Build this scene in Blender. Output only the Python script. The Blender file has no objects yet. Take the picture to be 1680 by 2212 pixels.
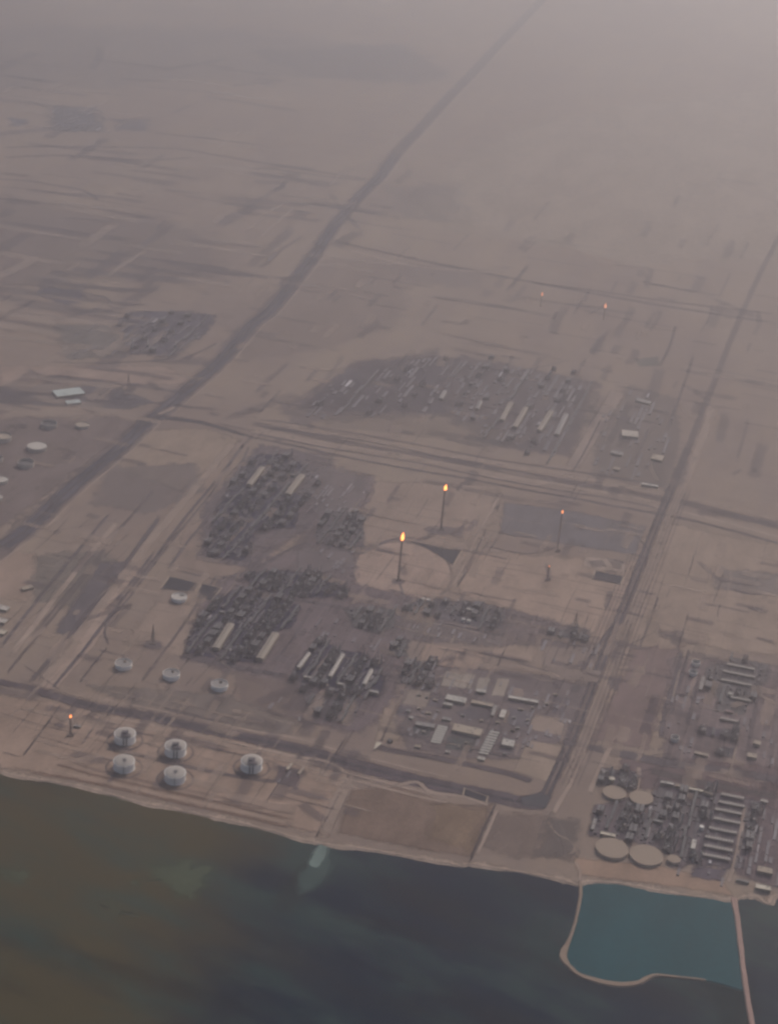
import bpy, bmesh, math, random
from mathutils import Vector, Matrix
from mathutils.geometry import tessellate_polygon
R = math.radians
C = bpy.context.scene.collection
S = bpy.context.scene

# ---------------------------------------------------------------- camera
CAM_H, FPX, PITCH, ROLL = 3500.0, 4200.0 * 1680 / 1920, R(26.4), R(5.0)
FW = Vector((0, math.cos(PITCH), -math.sin(PITCH)))
UP = Vector((0, math.sin(PITCH), math.cos(PITCH)))
RT = Vector((1, 0, 0))
CX = RT * math.cos(ROLL) + UP * math.sin(ROLL)
CY = -RT * math.sin(ROLL) + UP * math.cos(ROLL)
cam_d = bpy.data.cameras.new('camera')
cam = bpy.data.objects.new('camera', cam_d); C.objects.link(cam)
cam_d.sensor_fit = 'HORIZONTAL'; cam_d.sensor_width = 36; cam_d.lens = 36 * 4200 / 1920
cam_d.clip_start = 1; cam_d.clip_end = 120000
m = Matrix.Identity(4)
for i in range(3):
    m[i][0] = CX[i]; m[i][1] = CY[i]; m[i][2] = -FW[i]
m[2][3] = CAM_H
cam.matrix_world = m
S.camera = cam

# ---------------------------------------------------------------- sky, sun, exposure
SUN_EL, SUN_AZ = R(40), R(28)          # azimuth measured from straight ahead towards the right
w = bpy.data.worlds.new('World'); S.world = w; w.use_nodes = True
nt = w.node_tree
sky = nt.nodes.new('ShaderNodeTexSky'); sky.sky_type = 'NISHITA'; sky.sun_disc = False
sky.sun_elevation = SUN_EL; sky.sun_rotation = SUN_AZ; sky.dust_density = 4.0; sky.air_density = 1.2
bg = nt.nodes['Background']; nt.links.new(sky.outputs[0], bg.inputs[0]); bg.inputs[1].default_value = 0.13
sl = bpy.data.lights.new('sun', 'SUN'); sl.energy = 2.7; sl.angle = R(2.0); sl.color = (1.0, 0.90, 0.80)
so = bpy.data.objects.new('sun', sl); C.objects.link(so)
sdir = Vector((math.sin(SUN_AZ) * math.cos(SUN_EL), math.cos(SUN_AZ) * math.cos(SUN_EL), math.sin(SUN_EL)))
so.rotation_euler = (-sdir).to_track_quat('-Z', 'Y').to_euler(); so.location = (0, 6000, 3000)
S.view_settings.view_transform = 'Standard'; S.view_settings.look = 'None'
S.view_settings.gamma = 1; S.view_settings.exposure = -0.27
S.cycles.use_denoising = True
S.cycles.volume_bounces = 1; S.cycles.max_bounces = 6; S.cycles.diffuse_bounces = 2
S.cycles.transparent_max_bounces = 48; S.cycles.sample_clamp_indirect = 3
S.cycles.filter_width = 2.6

# ---------------------------------------------------------------- haze: even air round everything
HAZE_DENSITY, HAZE_COLOR, HAZE_G = 7.4e-5, (0.86, 0.86, 0.935), 0.81
def box_mesh(name, x0, x1, y0, y1, z0, z1):
    bm = bmesh.new(); bmesh.ops.create_cube(bm, size=1)
    for v in bm.verts:
        v.co = Vector(((x0 + x1) / 2 + v.co.x * (x1 - x0), (y0 + y1) / 2 + v.co.y * (y1 - y0), (z0 + z1) / 2 + v.co.z * (z1 - z0)))
    me = bpy.data.meshes.new(name); bm.to_mesh(me); bm.free(); return me
hz = bpy.data.objects.new('haze', box_mesh('haze', -40000, 40000, -9000, 62000, -6.0, CAM_H + 40)); C.objects.link(hz)
hm = bpy.data.materials.new('haze'); hm.use_nodes = True; hn = hm.node_tree
hn.nodes.remove(hn.nodes['Principled BSDF'])
pv = hn.nodes.new('ShaderNodeVolumePrincipled')
pv.inputs['Color'].default_value = (*HAZE_COLOR, 1); pv.inputs['Density'].default_value = HAZE_DENSITY
pv.inputs['Anisotropy'].default_value = HAZE_G
hn.links.new(pv.outputs[0], hn.nodes['Material Output'].inputs['Volume'])
hz.data.materials.append(hm); hz['kind'] = 'stuff'; hz['label'] = 'pale dusty haze filling the air over the coast'

# ---------------------------------------------------------------- helpers
def P(x, y, z=0.0):
    """a point of the photograph (1680 x 2212 units) -> the place on the level z that it shows"""
    d = FW + CX * ((x - 840) / FPX) + CY * (-(y - 1106) / FPX)
    t = (CAM_H - z) / -d.z
    return Vector((d.x * t, d.y * t, z))
def mpp(x, y): return (P(x + 1, y) - P(x, y)).length
def height_between(bx, by, tx, ty):
    b = P(bx, by); lo, hi = 0.0, 400.0
    for _ in range(40):
        h = (lo + hi) / 2; p = Vector((b.x, b.y, h)) - Vector((0, 0, CAM_H))
        yy = 1106 - FPX * p.dot(CY) / p.dot(FW)
        if yy > ty: lo = h
        else: hi = h
    return lo
GA = R(75.2)                            # the plant grid: inland direction, and along the shore
AX, AL = Vector((math.cos(GA), math.sin(GA), 0)), Vector((math.sin(GA), -math.cos(GA), 0))

def noise_nodes(n, scale, detail=3, rough=0.55, stretch=None, rot=0.0, loc=(0, 0, 0)):
    tc = n.nodes.new('ShaderNodeNewGeometry'); mp = n.nodes.new('ShaderNodeMapping')
    mp.vector_type = 'TEXTURE'
    n.links.new(tc.outputs['Position'], mp.inputs[0])
    mp.inputs['Rotation'].default_value = (0, 0, rot); mp.inputs['Location'].default_value = loc
    if stretch: mp.inputs['Scale'].default_value = stretch
    t = n.nodes.new('ShaderNodeTexNoise'); t.inputs['Scale'].default_value = scale
    t.inputs['Detail'].default_value = detail; t.inputs['Roughness'].default_value = rough
    n.links.new(mp.outputs[0], t.inputs['Vector'])
    return t.outputs['Fac']
def mathn(n, op, a, b=None, c=None, clamp=False):
    q = n.nodes.new('ShaderNodeMath'); q.operation = op; q.use_clamp = clamp
    for i, v in enumerate((a, b, c)):
        if v is None: continue
        if isinstance(v, (int, float)): q.inputs[i].default_value = v
        else: n.links.new(v, q.inputs[i])
    return q.outputs[0]
def mixc(n, fac, a, b, mode='MIX'):
    q = n.nodes.new('ShaderNodeMix'); q.data_type = 'RGBA'; q.blend_type = mode
    for sock, v in ((q.inputs['Factor'], fac), (q.inputs['A'], a), (q.inputs['B'], b)):
        if isinstance(v, (int, float)): sock.default_value = v
        elif isinstance(v, tuple): sock.default_value = (*v, 1)
        else: n.links.new(v, sock)
    return q.outputs['Result']
def ramp(n, fac, lo, hi):
    q = n.nodes.new('ShaderNodeMapRange'); q.interpolation_type = 'SMOOTHSTEP'
    n.links.new(fac, q.inputs[0]); q.inputs[1].default_value = lo; q.inputs[2].default_value = hi
    return q.outputs[0]
MATS = {}
def paint(col, rough=0.6, metal=0.0, var=0.25, scale=0.12):
    k = ('paint', col, rough, metal, var)
    if k in MATS: return MATS[k]
    mt = bpy.data.materials.new('paint'); mt.use_nodes = True; n = mt.node_tree; b = n.nodes['Principled BSDF']
    f = noise_nodes(n, scale, 4, 0.6)
    n.links.new(mixc(n, f, tuple(c * (1 - var) for c in col), tuple(min(1, c * (1 + var)) for c in col)), b.inputs['Base Color'])
    b.inputs['Roughness'].default_value = rough; b.inputs['Metallic'].default_value = metal
    MATS[k] = mt; return mt
def glow(col, strength):
    k = ('glow', col, strength)
    if k in MATS: return MATS[k]
    mt = bpy.data.materials.new('flame'); mt.use_nodes = True; b = mt.node_tree.nodes['Principled BSDF']
    b.inputs['Base Color'].default_value = (0, 0, 0, 1)
    mt.cycles.emission_sampling = 'NONE'; b.inputs['Emission Color'].default_value = (*col, 1); b.inputs['Emission Strength'].default_value = strength
    MATS[k] = mt; return mt
def ground_mat(col, opacity=1.0, var=0.18, fray=0.9, scale=0.012, grid=0.0, dark=None, wet=False, fs=0.022):
    """a surface of the ground; its edge breaks up by the attribute 'edge' and noise"""
    k = ('gm', col, opacity, var, fray, scale, grid, dark, wet, fs)
    if k in MATS: return MATS[k]
    if not wet: col = (col[0] * 1.05, col[1] * 1.04, col[2] * 1.10)
    mt = bpy.data.materials.new('surface'); mt.use_nodes = True; n = mt.node_tree; b = n.nodes['Principled BSDF']
    b.inputs['Roughness'].default_value = 0.1 if wet else 0.95
    b.inputs['Specular IOR Level'].default_value = 0.02 if wet else 0.05
    f1 = noise_nodes(n, scale, 5, 0.62, (1, 2.6, 1), GA - R(90))
    f2 = noise_nodes(n, scale * 6, 3, 0.6, (1, 1, 1), GA)
    f = mathn(n, 'ADD', mathn(n, 'MULTIPLY', f1, 0.65), mathn(n, 'MULTIPLY', f2, 0.35))
    f = ramp(n, f, 0.33, 0.67)
    c = mixc(n, f, tuple(x * (1 - var) for x in (dark or col)), tuple(min(1, x * (1 + var)) for x in col))
    if grid:
        tc = n.nodes.new('ShaderNodeNewGeometry'); mp = n.nodes.new('ShaderNodeMapping'); mp.vector_type = 'TEXTURE'
        n.links.new(tc.outputs['Position'], mp.inputs[0]); mp.inputs['Rotation'].default_value = (0, 0, GA)
        br = n.nodes.new('ShaderNodeTexBrick'); n.links.new(mp.outputs[0], br.inputs['Vector'])
        br.inputs['Color1'].default_value = (1, 1, 1, 1); br.inputs['Color2'].default_value = (0.45, 0.47, 0.52, 1)
        br.inputs['Mortar'].default_value = (1.5, 1.4, 1.3, 1); br.inputs['Scale'].default_value = 1
        br.inputs['Brick Width'].default_value = 74; br.inputs['Row Height'].default_value = 33; br.inputs['Mortar Size'].default_value = 3.0
        c = mixc(n, grid, c, mixc(n, 1.0, c, br.outputs['Color'], 'MULTIPLY'))
    n.links.new(c, b.inputs['Base Color'])
    at = n.nodes.new('ShaderNodeAttribute'); at.attribute_name = 'edge'
    nz = mathn(n, 'MULTIPLY', mathn(n, 'SUBTRACT', noise_nodes(n, fs, 5, 0.7), 0.5), fray)
    a = mathn(n, 'ADD', at.outputs['Fac'], mathn(n, 'MULTIPLY', nz, mathn(n, 'SUBTRACT', 1.25, at.outputs['Fac'])))
    a = mathn(n, 'MULTIPLY', ramp(n, a, 0.05, 0.95), opacity)
    if opacity < 1:
        a = mathn(n, 'MULTIPLY', a, ramp(n, noise_nodes(n, min(0.006, fs), 5, 0.65, (1, 2, 1), GA - R(90), (900, 300, 0)), 0.08, 0.5))
    tr = n.nodes.new('ShaderNodeBsdfTransparent'); mx = n.nodes.new('ShaderNodeMixShader')
    n.links.new(a, mx.inputs[0]); n.links.new(tr.outputs[0], mx.inputs[1]); n.links.new(b.outputs[0], mx.inputs[2])
    n.links.new(mx.outputs[0], n.nodes['Material Output'].inputs['Surface'])
    MATS[k] = mt; return mt

class MB:
    def __init__(s): s.v = []; s.f = []; s.sm = []
    def add(s, vs, fs, smooth=False):
        o = len(s.v); s.v += [tuple(v) for v in vs]; s.f += [tuple(i + o for i in f) for f in fs]; s.sm += [smooth] * len(fs); return s
    def box(s, c, size, rz=0.0):
        cx, cy, cz = c; a, b, h = (q / 2 for q in size); co, si = math.cos(rz), math.sin(rz); vs = []
        for z in (-h, h):
            for x, y in ((-a, -b), (a, -b), (a, b), (-a, b)):
                vs.append((cx + x * co - y * si, cy + x * si + y * co, cz + z))
        return s.add(vs, [(3, 2, 1, 0), (4, 5, 6, 7), (0, 1, 5, 4), (1, 2, 6, 5), (2, 3, 7, 6), (3, 0, 4, 7)])
    def lathe(s, prof, n=24, c=(0, 0), smooth=True, caps=True):
        vs = []; fs = []
        for r, z in prof:
            for k in range(n):
                a = 2 * math.pi * k / n; vs.append((c[0] + r * math.cos(a), c[1] + r * math.sin(a), z))
        for i in range(len(prof) - 1):
            for k in range(n):
                k2 = (k + 1) % n; fs.append((i * n + k, i * n + k2, (i + 1) * n + k2, (i + 1) * n + k))
        if caps:
            fs.append(tuple(reversed(range(n)))); fs.append(tuple((len(prof) - 1) * n + k for k in range(n)))
        return s.add(vs, fs, smooth)
    def tube(s, a, b, r, n=6, r2=None):
        a, b = Vector(a), Vector(b); d = (b - a).normalized(); r2 = r if r2 is None else r2
        q = Vector((0, 0, 1)) if abs(d.z) < 0.9 else Vector((1, 0, 0)); u = d.cross(q).normalized(); w_ = d.cross(u)
        vs = []
        for p, rr in ((a, r), (b, r2)):
            for k in range(n):
                t = 2 * math.pi * k / n; vs.append(p + u * (rr * math.cos(t)) + w_ * (rr * math.sin(t)))
        fs = [(k, (k + 1) % n, n + (k + 1) % n, n + k) for k in range(n)] + [tuple(reversed(range(n))), tuple(range(n, 2 * n))]
        return s.add(vs, fs, n > 6)
    def build(s, name, mat, parent=None, loc=None, rz=0.0):
        me = bpy.data.meshes.new(name); me.from_pydata(s.v, [], s.f); me.polygons.foreach_set('use_smooth', s.sm)
        me.materials.append(mat); me.update()
        bm = bmesh.new(); bm.from_mesh(me); bmesh.ops.recalc_face_normals(bm, faces=bm.faces); bm.to_mesh(me); bm.free()
        o = bpy.data.objects.new(name, me); C.objects.link(o)
        if parent: o.parent = parent
        if loc is not None: o.location = loc; o.rotation_euler = (0, 0, rz)
        return o
def thing(name, label, cat, loc=(0, 0, 0), rz=0.0, group=None):
    o = bpy.data.objects.new(name, None); C.objects.link(o); o.location = loc; o.rotation_euler = (0, 0, rz)
    o['label'] = label; o['category'] = cat
    if group: o['group'] = group
    return o
def tag(o, label, cat, group=None):
    o['label'] = label; o['category'] = cat
    if group: o['group'] = group
    return o
def dup(root, loc, rz, label=None, group=None, sc=None):
    r = root.copy(); C.objects.link(r); r.location = loc; r.rotation_euler = (0, 0, rz)
    if sc: r.scale = sc
    if label: r['label'] = label
    if group: r['group'] = group
    for ch in list(root.children):
        c = ch.copy(); C.objects.link(c); c.parent = r
        for g in ch.children:
            d = g.copy(); C.objects.link(d); d.parent = c
    return r

# ------------------------------------------------ sheets laid on the ground, each a little above the one below
LAYER = [0]
def next_z(): LAYER[0] += 1; return 0.25 + 0.004 * LAYER[0]
def set_edge(me, vals):
    a = me.attributes.new('edge', 'FLOAT', 'POINT'); a.data.foreach_set('value', vals)
def offset_poly(pts, d):
    n = len(pts); out = []
    area = sum(pts[i].x * pts[(i + 1) % n].y - pts[(i + 1) % n].x * pts[i].y for i in range(n))
    sg = 1 if area > 0 else -1
    for i in range(n):
        a, b, c = pts[i - 1], pts[i], pts[(i + 1) % n]
        e1 = (b - a).normalized(); e2 = (c - b).normalized()
        n1 = Vector((e1.y, -e1.x)) * sg; n2 = Vector((e2.y, -e2.x)) * sg
        bis = n1 + n2; L = max(bis.length, 0.5); bis = bis / L
        k = 1 / max(0.55, bis.dot(n1)); out.append(b + bis * d * k)
    return out
def inside(p, poly):
    c = False; n = len(poly)
    for i in range(n):
        a, b = poly[i], poly[i - 1]
        if (a.y > p.y) != (b.y > p.y) and p.x < (b.x - a.x) * (p.y - a.y) / (b.y - a.y) + a.x: c = not c
    return c
def sheet(name, pts, mat, feather=8.0, z=None, kind='structure', world=False):
    w2 = [Vector((p[0], p[1])) if world else P(*p).xy for p in pts]
    z = next_z() if z is None else z
    inner, outer = offset_poly(w2, -feather), offset_poly(w2, feather)
    n = len(w2); vs = [(p.x, p.y, z) for p in inner] + [(p.x, p.y, z) for p in outer]
    fs = [tuple(t) for t in tessellate_polygon([[Vector((p.x, p.y, 0)) for p in inner]])]
    fs += [(i, (i + 1) % n, n + (i + 1) % n, n + i) for i in range(n)]
    me = bpy.data.meshes.new(name); me.from_pydata(vs, [], fs); me.materials.append(mat)
    set_edge(me, [1.0] * n + [0.0] * n)
    o = bpy.data.objects.new(name, me); C.objects.link(o); o['kind'] = kind; return o
def smooth_line(pts, step=4):
    out = []
    for i in range(len(pts) - 1):
        p0, p1, p2, p3 = pts[max(i - 1, 0)], pts[i], pts[i + 1], pts[min(i + 2, len(pts) - 1)]
        for k in range(step):
            t = k / step
            out.append(0.5 * ((2 * p1) + (p2 - p0) * t + (2 * p0 - 5 * p1 + 4 * p2 - p3) * t * t + (3 * p1 - p0 - 3 * p2 + p3) * t ** 3))
    out.append(pts[-1]); return out
def normals(ln):
    r = []
    for i in range(len(ln)):
        d = (ln[min(i + 1, len(ln) - 1)] - ln[max(i - 1, 0)]).normalized(); r.append(Vector((-d.y, d.x)))
    return r
def strip(name, pts, width, mat, feather=None, kind='structure', smooth=True, shift=0.0, z=None):
    ln = [P(*p).xy for p in pts]; ln = smooth_line(ln) if smooth else ln
    n = len(ln); z = next_z() if z is None else z
    ws = width if isinstance(width, (list, tuple)) else [width]
    vs, al = [], []
    for i, (p, q) in enumerate(zip(ln, normals(ln))):
        t = i / (n - 1) * (len(ws) - 1); k = min(int(t), len(ws) - 2) if len(ws) > 1 else 0
        wd = ws[k] + (ws[k + 1] - ws[k]) * (t - k) if len(ws) > 1 else ws[0]
        f = min(wd * 0.45, 10) if feather is None else feather
        for off, a in ((-wd / 2 - f, 0), (-wd / 2 + f * .3, 1), (wd / 2 - f * .3, 1), (wd / 2 + f, 0)):
            e = p + q * (off + shift); vs.append((e.x, e.y, z)); al.append(a if 0 < i < n - 1 else 0)
    fs = [(4 * i + j, 4 * i + j + 1, 4 * i + j + 5, 4 * i + j + 4) for i in range(n - 1) for j in range(3)]
    me = bpy.data.meshes.new(name); me.from_pydata(vs, [], fs); me.materials.append(mat); set_edge(me, al)
    o = bpy.data.objects.new(name, me); C.objects.link(o); o['kind'] = kind; return o
def blob(x, y, rx, ry, n=18, seed=0, jag=0.18, rot=0.0):
    rnd = random.Random(seed); out = []
    for k in range(n):
        a = 2 * math.pi * k / n; j = 1 + rnd.uniform(-jag, jag)
        u, v = rx * math.cos(a) * j, ry * math.sin(a) * j
        out.append((x + u * math.cos(rot) - v * math.sin(rot), y + u * math.sin(rot) + v * math.cos(rot)))
    return out

# ---------------------------------------------------------------- colours of the place
SAND, PALE, TAN, BROWN = (0.30, 0.225, 0.165), (0.37, 0.285, 0.215), (0.33, 0.25, 0.175), (0.20, 0.135, 0.10)
GREY, UNITC, ASPH, GREENY = (0.17, 0.145, 0.135), (0.046, 0.043, 0.066), (0.075, 0.07, 0.075), (0.20, 0.18, 0.135)
WHITE = (0.62, 0.58, 0.52)

# ================================================================= THE SETTING
coast_px = [(-900, 1470), (-400, 1565), (-120, 1638), (0, 1669), (50, 1680), (100, 1688), (150, 1697), (200, 1706), (250, 1721), (300, 1734), (350, 1744),
            (400, 1754), (450, 1765), (500, 1776), (560, 1790), (620, 1806), (673, 1820), (690, 1823), (707, 1827), (760, 1833), (813, 1840), (893, 1854),
            (950, 1863), (996, 1873), (1013, 1869), (1060, 1876), (1120, 1885), (1187, 1897), (1220, 1905), (1249, 1915), (1262, 1910), (1275, 1906),
            (1333, 1910), (1380, 1917), (1420, 1925), (1487, 1935), (1540, 1941), (1580, 1947), (1592, 1945), (1613, 1938), (1633, 1940), (1650, 1951),
            (1666, 1953), (1671, 1942), (1690, 1934), (1760, 1940), (1950, 1975), (2600, 2070)]
rnd = random.Random(5)
coast = smooth_line([P(*p).xy for p in coast_px], 3)
coast = [p + Vector((rnd.uniform(-2, 2), rnd.uniform(-3, 3))) for p in coast]
cn = normals(coast)
gpoly = list(coast) + [Vector((coast[-1].x + 20000, coast[-1].y)), Vector((34000, 58000)), Vector((-34000, 58000)), Vector((coast[0].x - 20000, coast[0].y))]
def land_material():
    mt = bpy.data.materials.new('desert'); mt.use_nodes = True; n = mt.node_tree; b = n.nodes['Principled BSDF']
    b.inputs['Roughness'].default_value = 1; b.inputs['Specular IOR Level'].default_value = 0.03
    big = ramp(n, noise_nodes(n, 0.0007, 5, 0.6, (1, 2.2, 1), R(-12)), 0.32, 0.68)
    mid = ramp(n, noise_nodes(n, 0.004, 5, 0.65, (1, 3.4, 1), GA - R(90)), 0.3, 0.7)
    lng = ramp(n, noise_nodes(n, 0.009, 4, 0.6, (6, 1, 1), R(-14)), 0.3, 0.7)
    fin = ramp(n, noise_nodes(n, 0.05, 4, 0.65), 0.25, 0.75)
    c = mixc(n, big, (0.26, 0.186, 0.142), (0.355, 0.272, 0.195))
    c = mixc(n, mathn(n, 'MULTIPLY', mid, 0.55), c, (0.165, 0.128, 0.13))
    c = mixc(n, mathn(n, 'MULTIPLY', lng, 0.35), c, (0.34, 0.27, 0.225))
    c = mixc(n, mathn(n, 'MULTIPLY', fin, 0.32), c, (0.15, 0.12, 0.115))
    gr = ramp(n, noise_nodes(n, 0.16, 3, 0.7), 0.3, 0.7)
    c = mixc(n, mathn(n, 'MULTIPLY', gr, 0.3), c, (0.16, 0.125, 0.115))
    n.links.new(c, b.inputs['Base Color']); return mt
gv = [Vector((p.x, p.y, 0)) for p in gpoly]
me = bpy.data.meshes.new('ground'); me.from_pydata(gv, [], [tuple(t) for t in tessellate_polygon([gv])])
bm = bmesh.new(); bm.from_mesh(me); bmesh.ops.recalc_face_normals(bm, faces=bm.faces)
if bm.faces[:][0].normal.z < 0: bmesh.ops.reverse_faces(bm, faces=bm.faces)
bm.to_mesh(me); bm.free()
me.materials.append(land_material()); g = bpy.data.objects.new('ground', me); C.objects.link(g); g['kind'] = 'structure'
# beach: a slope from the land down under the water
vs, fs = [], []
for i, (p, q) in enumerate(zip(coast, cn)):
    wv = 1 + 0.4 * math.sin(i * 0.7) + rnd.uniform(-.2, .2)
    for off, z in ((26 * wv, 0.18), (4, 0.12), (-14 * wv, -3.5)): e = p + q * off; vs.append((e.x, e.y, z))
fs = [(3 * i + j, 3 * i + j + 1, 3 * i + j + 4, 3 * i + j + 3) for i in range(len(coast) - 1) for j in range(2)]
me = bpy.data.meshes.new('beach'); me.from_pydata(vs, [], fs); set_edge(me, [0.0, 1.0, 1.0] * len(coast))
me.materials.append(ground_mat((0.37, 0.285, 0.215), 1.0, 0.3, 3.0, 0.03, fs=.05)); o = bpy.data.objects.new('beach', me); C.objects.link(o); o['kind'] = 'structure'

def water_material(a, b_, c_, rough=0.1):
    mt = bpy.data.materials.new('water'); mt.use_nodes = True; n = mt.node_tree; b = n.nodes['Principled BSDF']
    b.inputs['Roughness'].default_value = rough; b.inputs['Specular IOR Level'].default_value = 0.03
    tc = n.nodes.new('ShaderNodeNewGeometry'); sx = n.nodes.new('ShaderNodeSeparateXYZ'); n.links.new(tc.outputs['Position'], sx.inputs[0])
    big = noise_nodes(n, 0.0016, 5, 0.6, (1.8, 1, 1), R(-24)); sm = noise_nodes(n, 0.006, 5, 0.6, (2.6, 1, 1), R(-24))
    # muddy shallows to the west, clear deep water to the east
    g_ = mathn(n, 'ADD', mathn(n, 'MULTIPLY', sx.outputs[0], -1 / 900.0), mathn(n, 'MULTIPLY', mathn(n, 'SUBTRACT', big, 0.5), 1.6))
    f = ramp(n, g_, 0.05, 0.75)
    c = mixc(n, f, b_, a)
    dk = noise_nodes(n, 0.0035, 5, 0.65, (3.5, 1, 1), R(-18), (500, 90, 0))
    c = mixc(n, mathn(n, 'MULTIPLY', ramp(n, dk, 0.48, 0.7), 0.55), c, (0.010, 0.008, 0.010))
    c = mixc(n, mathn(n, 'MULTIPLY', ramp(n, sm, 0.42, 0.72), 0.75), c, c_)
    n.links.new(c, b.inputs['Base Color'])
    bp = n.nodes.new('ShaderNodeBump'); bp.inputs['Strength'].default_value = 0.1; bp.inputs['Distance'].default_value = 2
    n.links.new(noise_nodes(n, 0.12, 3, 0.6), bp.inputs['Height']); n.links.new(bp.outputs[0], b.inputs['Normal'])
    return mt
me = bpy.data.meshes.new('sea')
me.from_pydata([(-34000, -6500, -2), (34000, -6500, -2), (34000, 9000, -2), (-34000, 9000, -2)], [], [(0, 1, 2, 3)])
me.materials.append(water_material((0.062, 0.050, 0.024), (0.0025, 0.011, 0.027), (0.026, 0.056, 0.050)))
o = bpy.data.objects.new('sea', me); C.objects.link(o); o['kind'] = 'structure'

# enclosed turquoise basin
bw_px = [(1252, 1906), (1254, 1931), (1247, 1971), (1238, 2008), (1227, 2036), (1218, 2054), (1217, 2071), (1230, 2088), (1253, 2107), (1293, 2120),
         (1333, 2127), (1373, 2125), (1400, 2112), (1420, 2107), (1470, 2112), (1525, 2118)]
jt_px = [(1584, 1940), (1593, 1991), (1600, 2051), (1607, 2108), (1617, 2174), (1626, 2224), (1642, 2310)]
lag = bw_px + [(1560, 2126), (1606, 2140), (1600, 2070), (1592, 2000), (1584, 1944), (1540, 1936), (1487, 1930), (1420, 1920), (1333, 1904), (1275, 1900)]
sheet('lagoon', lag, ground_mat((0.017, 0.068, 0.080), 1.0, 0.16, 0.4, 0.006, wet=True), 5, z=-1.6)
sheet('shallow_water', [(1500, 2112), (1612, 2105), (1630, 2230), (1660, 2300), (1590, 2320), (1560, 2200), (1530, 2140)],
      ground_mat((0.016, 0.028, 0.032), 0.8, 0.2, 1.4, 0.006, wet=True), 30, z=-1.75)
# outfall plume and shoals
PL = ground_mat((0.17, 0.23, 0.21), 0.8, 0.2, 2.0, 0.02, wet=True, fs=.05)
PL2 = ground_mat((0.05, 0.085, 0.08), 0.75, 0.25, 4, 0.01, wet=True, fs=.018)
sheet('shallow_water', [(690, 1824), (708, 1828), (722, 1850), (715, 1885), (690, 1915), (650, 1925), (640, 1900), (662, 1870), (678, 1842)], PL2, 18, z=-1.72)
strip('shallow_water', [(702, 1815), (697, 1828), (691, 1843), (684, 1858), (674, 1874)], [14, 26, 36, 34, 20], PL, 14, z=-1.66)
strip('shallow_water', [(690, 1850), (665, 1890), (630, 1930), (600, 1975)], [20, 50, 60, 40], ground_mat((0.03, 0.042, 0.044), 0.6, 0.25, 1.8, 0.01, wet=True, fs=.012), 30, z=-1.74)
sheet('shallow_water', blob(390, 1900, 75, 30, 16, 3, .3, .1), ground_mat((0.085, 0.105, 0.065), 0.7, 0.2, 5, 0.01, wet=True, fs=.012), 30, z=-1.70)
sheet('shallow_water', blob(35, 1888, 40, 14, 12, 4, .3, .2), ground_mat((0.085, 0.105, 0.065), 0.7, 0.2, 5, 0.01, wet=True, fs=.012), 18, z=-1.69)
sheet('shallow_water', blob(250, 1965, 46, 12, 12, 9, .3, .3), ground_mat((0.085, 0.10, 0.065), 0.6, 0.2, 5, 0.01, wet=True, fs=.012), 18, z=-1.68)
sheet('shallow_water', blob(1170, 2030, 40, 32, 14, 5, .3, .4), ground_mat((0.028, 0.055, 0.06), 0.6, 0.2, 5, 0.01, wet=True, fs=.012), 28, z=-1.71)

def rubble_wall(name, pts, widths, top, col, label, cat):
    ln = smooth_line([P(*p).xy for p in pts], 4); n = len(ln); vs = []
    rr = random.Random(name)
    for i, (p, q) in enumerate(zip(ln, normals(ln))):
        t = i / (n - 1) * (len(widths) - 1); k = min(int(t), len(widths) - 2); wd = widths[k] + (widths[k + 1] - widths[k]) * (t - k)
        for off, z in ((-wd / 2 - 5, -4.5), (-wd / 2, top), (wd / 2, top), (wd / 2 + 5, -4.5)):
            e = p + q * (off + rr.uniform(-1.2, 1.2)); vs.append((e.x, e.y, z + rr.uniform(-.3, .3)))
    fs = [(4 * i + j, 4 * i + j + 1, 4 * i + j + 5, 4 * i + j + 4) for i in range(n - 1) for j in range(3)] + [(3, 2, 1, 0), (4 * n - 4, 4 * n - 3, 4 * n - 2, 4 * n - 1)]
    return tag(MB().add(vs, fs).build(name, paint(col, 0.95, 0, 0.3, 0.05)), label, cat)
rubble_wall('breakwater', bw_px, [8, 6, 5, 5, 7, 18, 20, 11, 13, 18, 18, 14, 11, 8, 6, 5], 2.2, (0.25, 0.18, 0.135),
            'curved sandy breakwater enclosing the turquoise basin', 'breakwater')
rubble_wall('jetty', jt_px, [15, 13, 12, 12, 12, 12, 12], 2.6, (0.33, 0.215, 0.18), 'long straight causeway running out to sea right of the turquoise basin', 'causeway')

# ------------------------------------------------ broad soft ground areas
def area(name, pts, col, op=1.0, f=10.0, var=0.18, grid=0.0, fray=1.0): return sheet(name, pts, ground_mat(col, op, var, fray * 1.6 if f < 6 else max(fray, 2.6) if f < 16 else 4.5, 0.012 if f < 40 else .004, grid, fs=0.03 if f < 12 else 0.35 / f), f)
def quad(x0, y0, x1, y1, s=0.0): return [(x0, y0), (x1, y0 + (x1 - x0) * .2), (x1 - s, y1 + (x1 - x0) * .2), (x0 - s, y1)]
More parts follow.
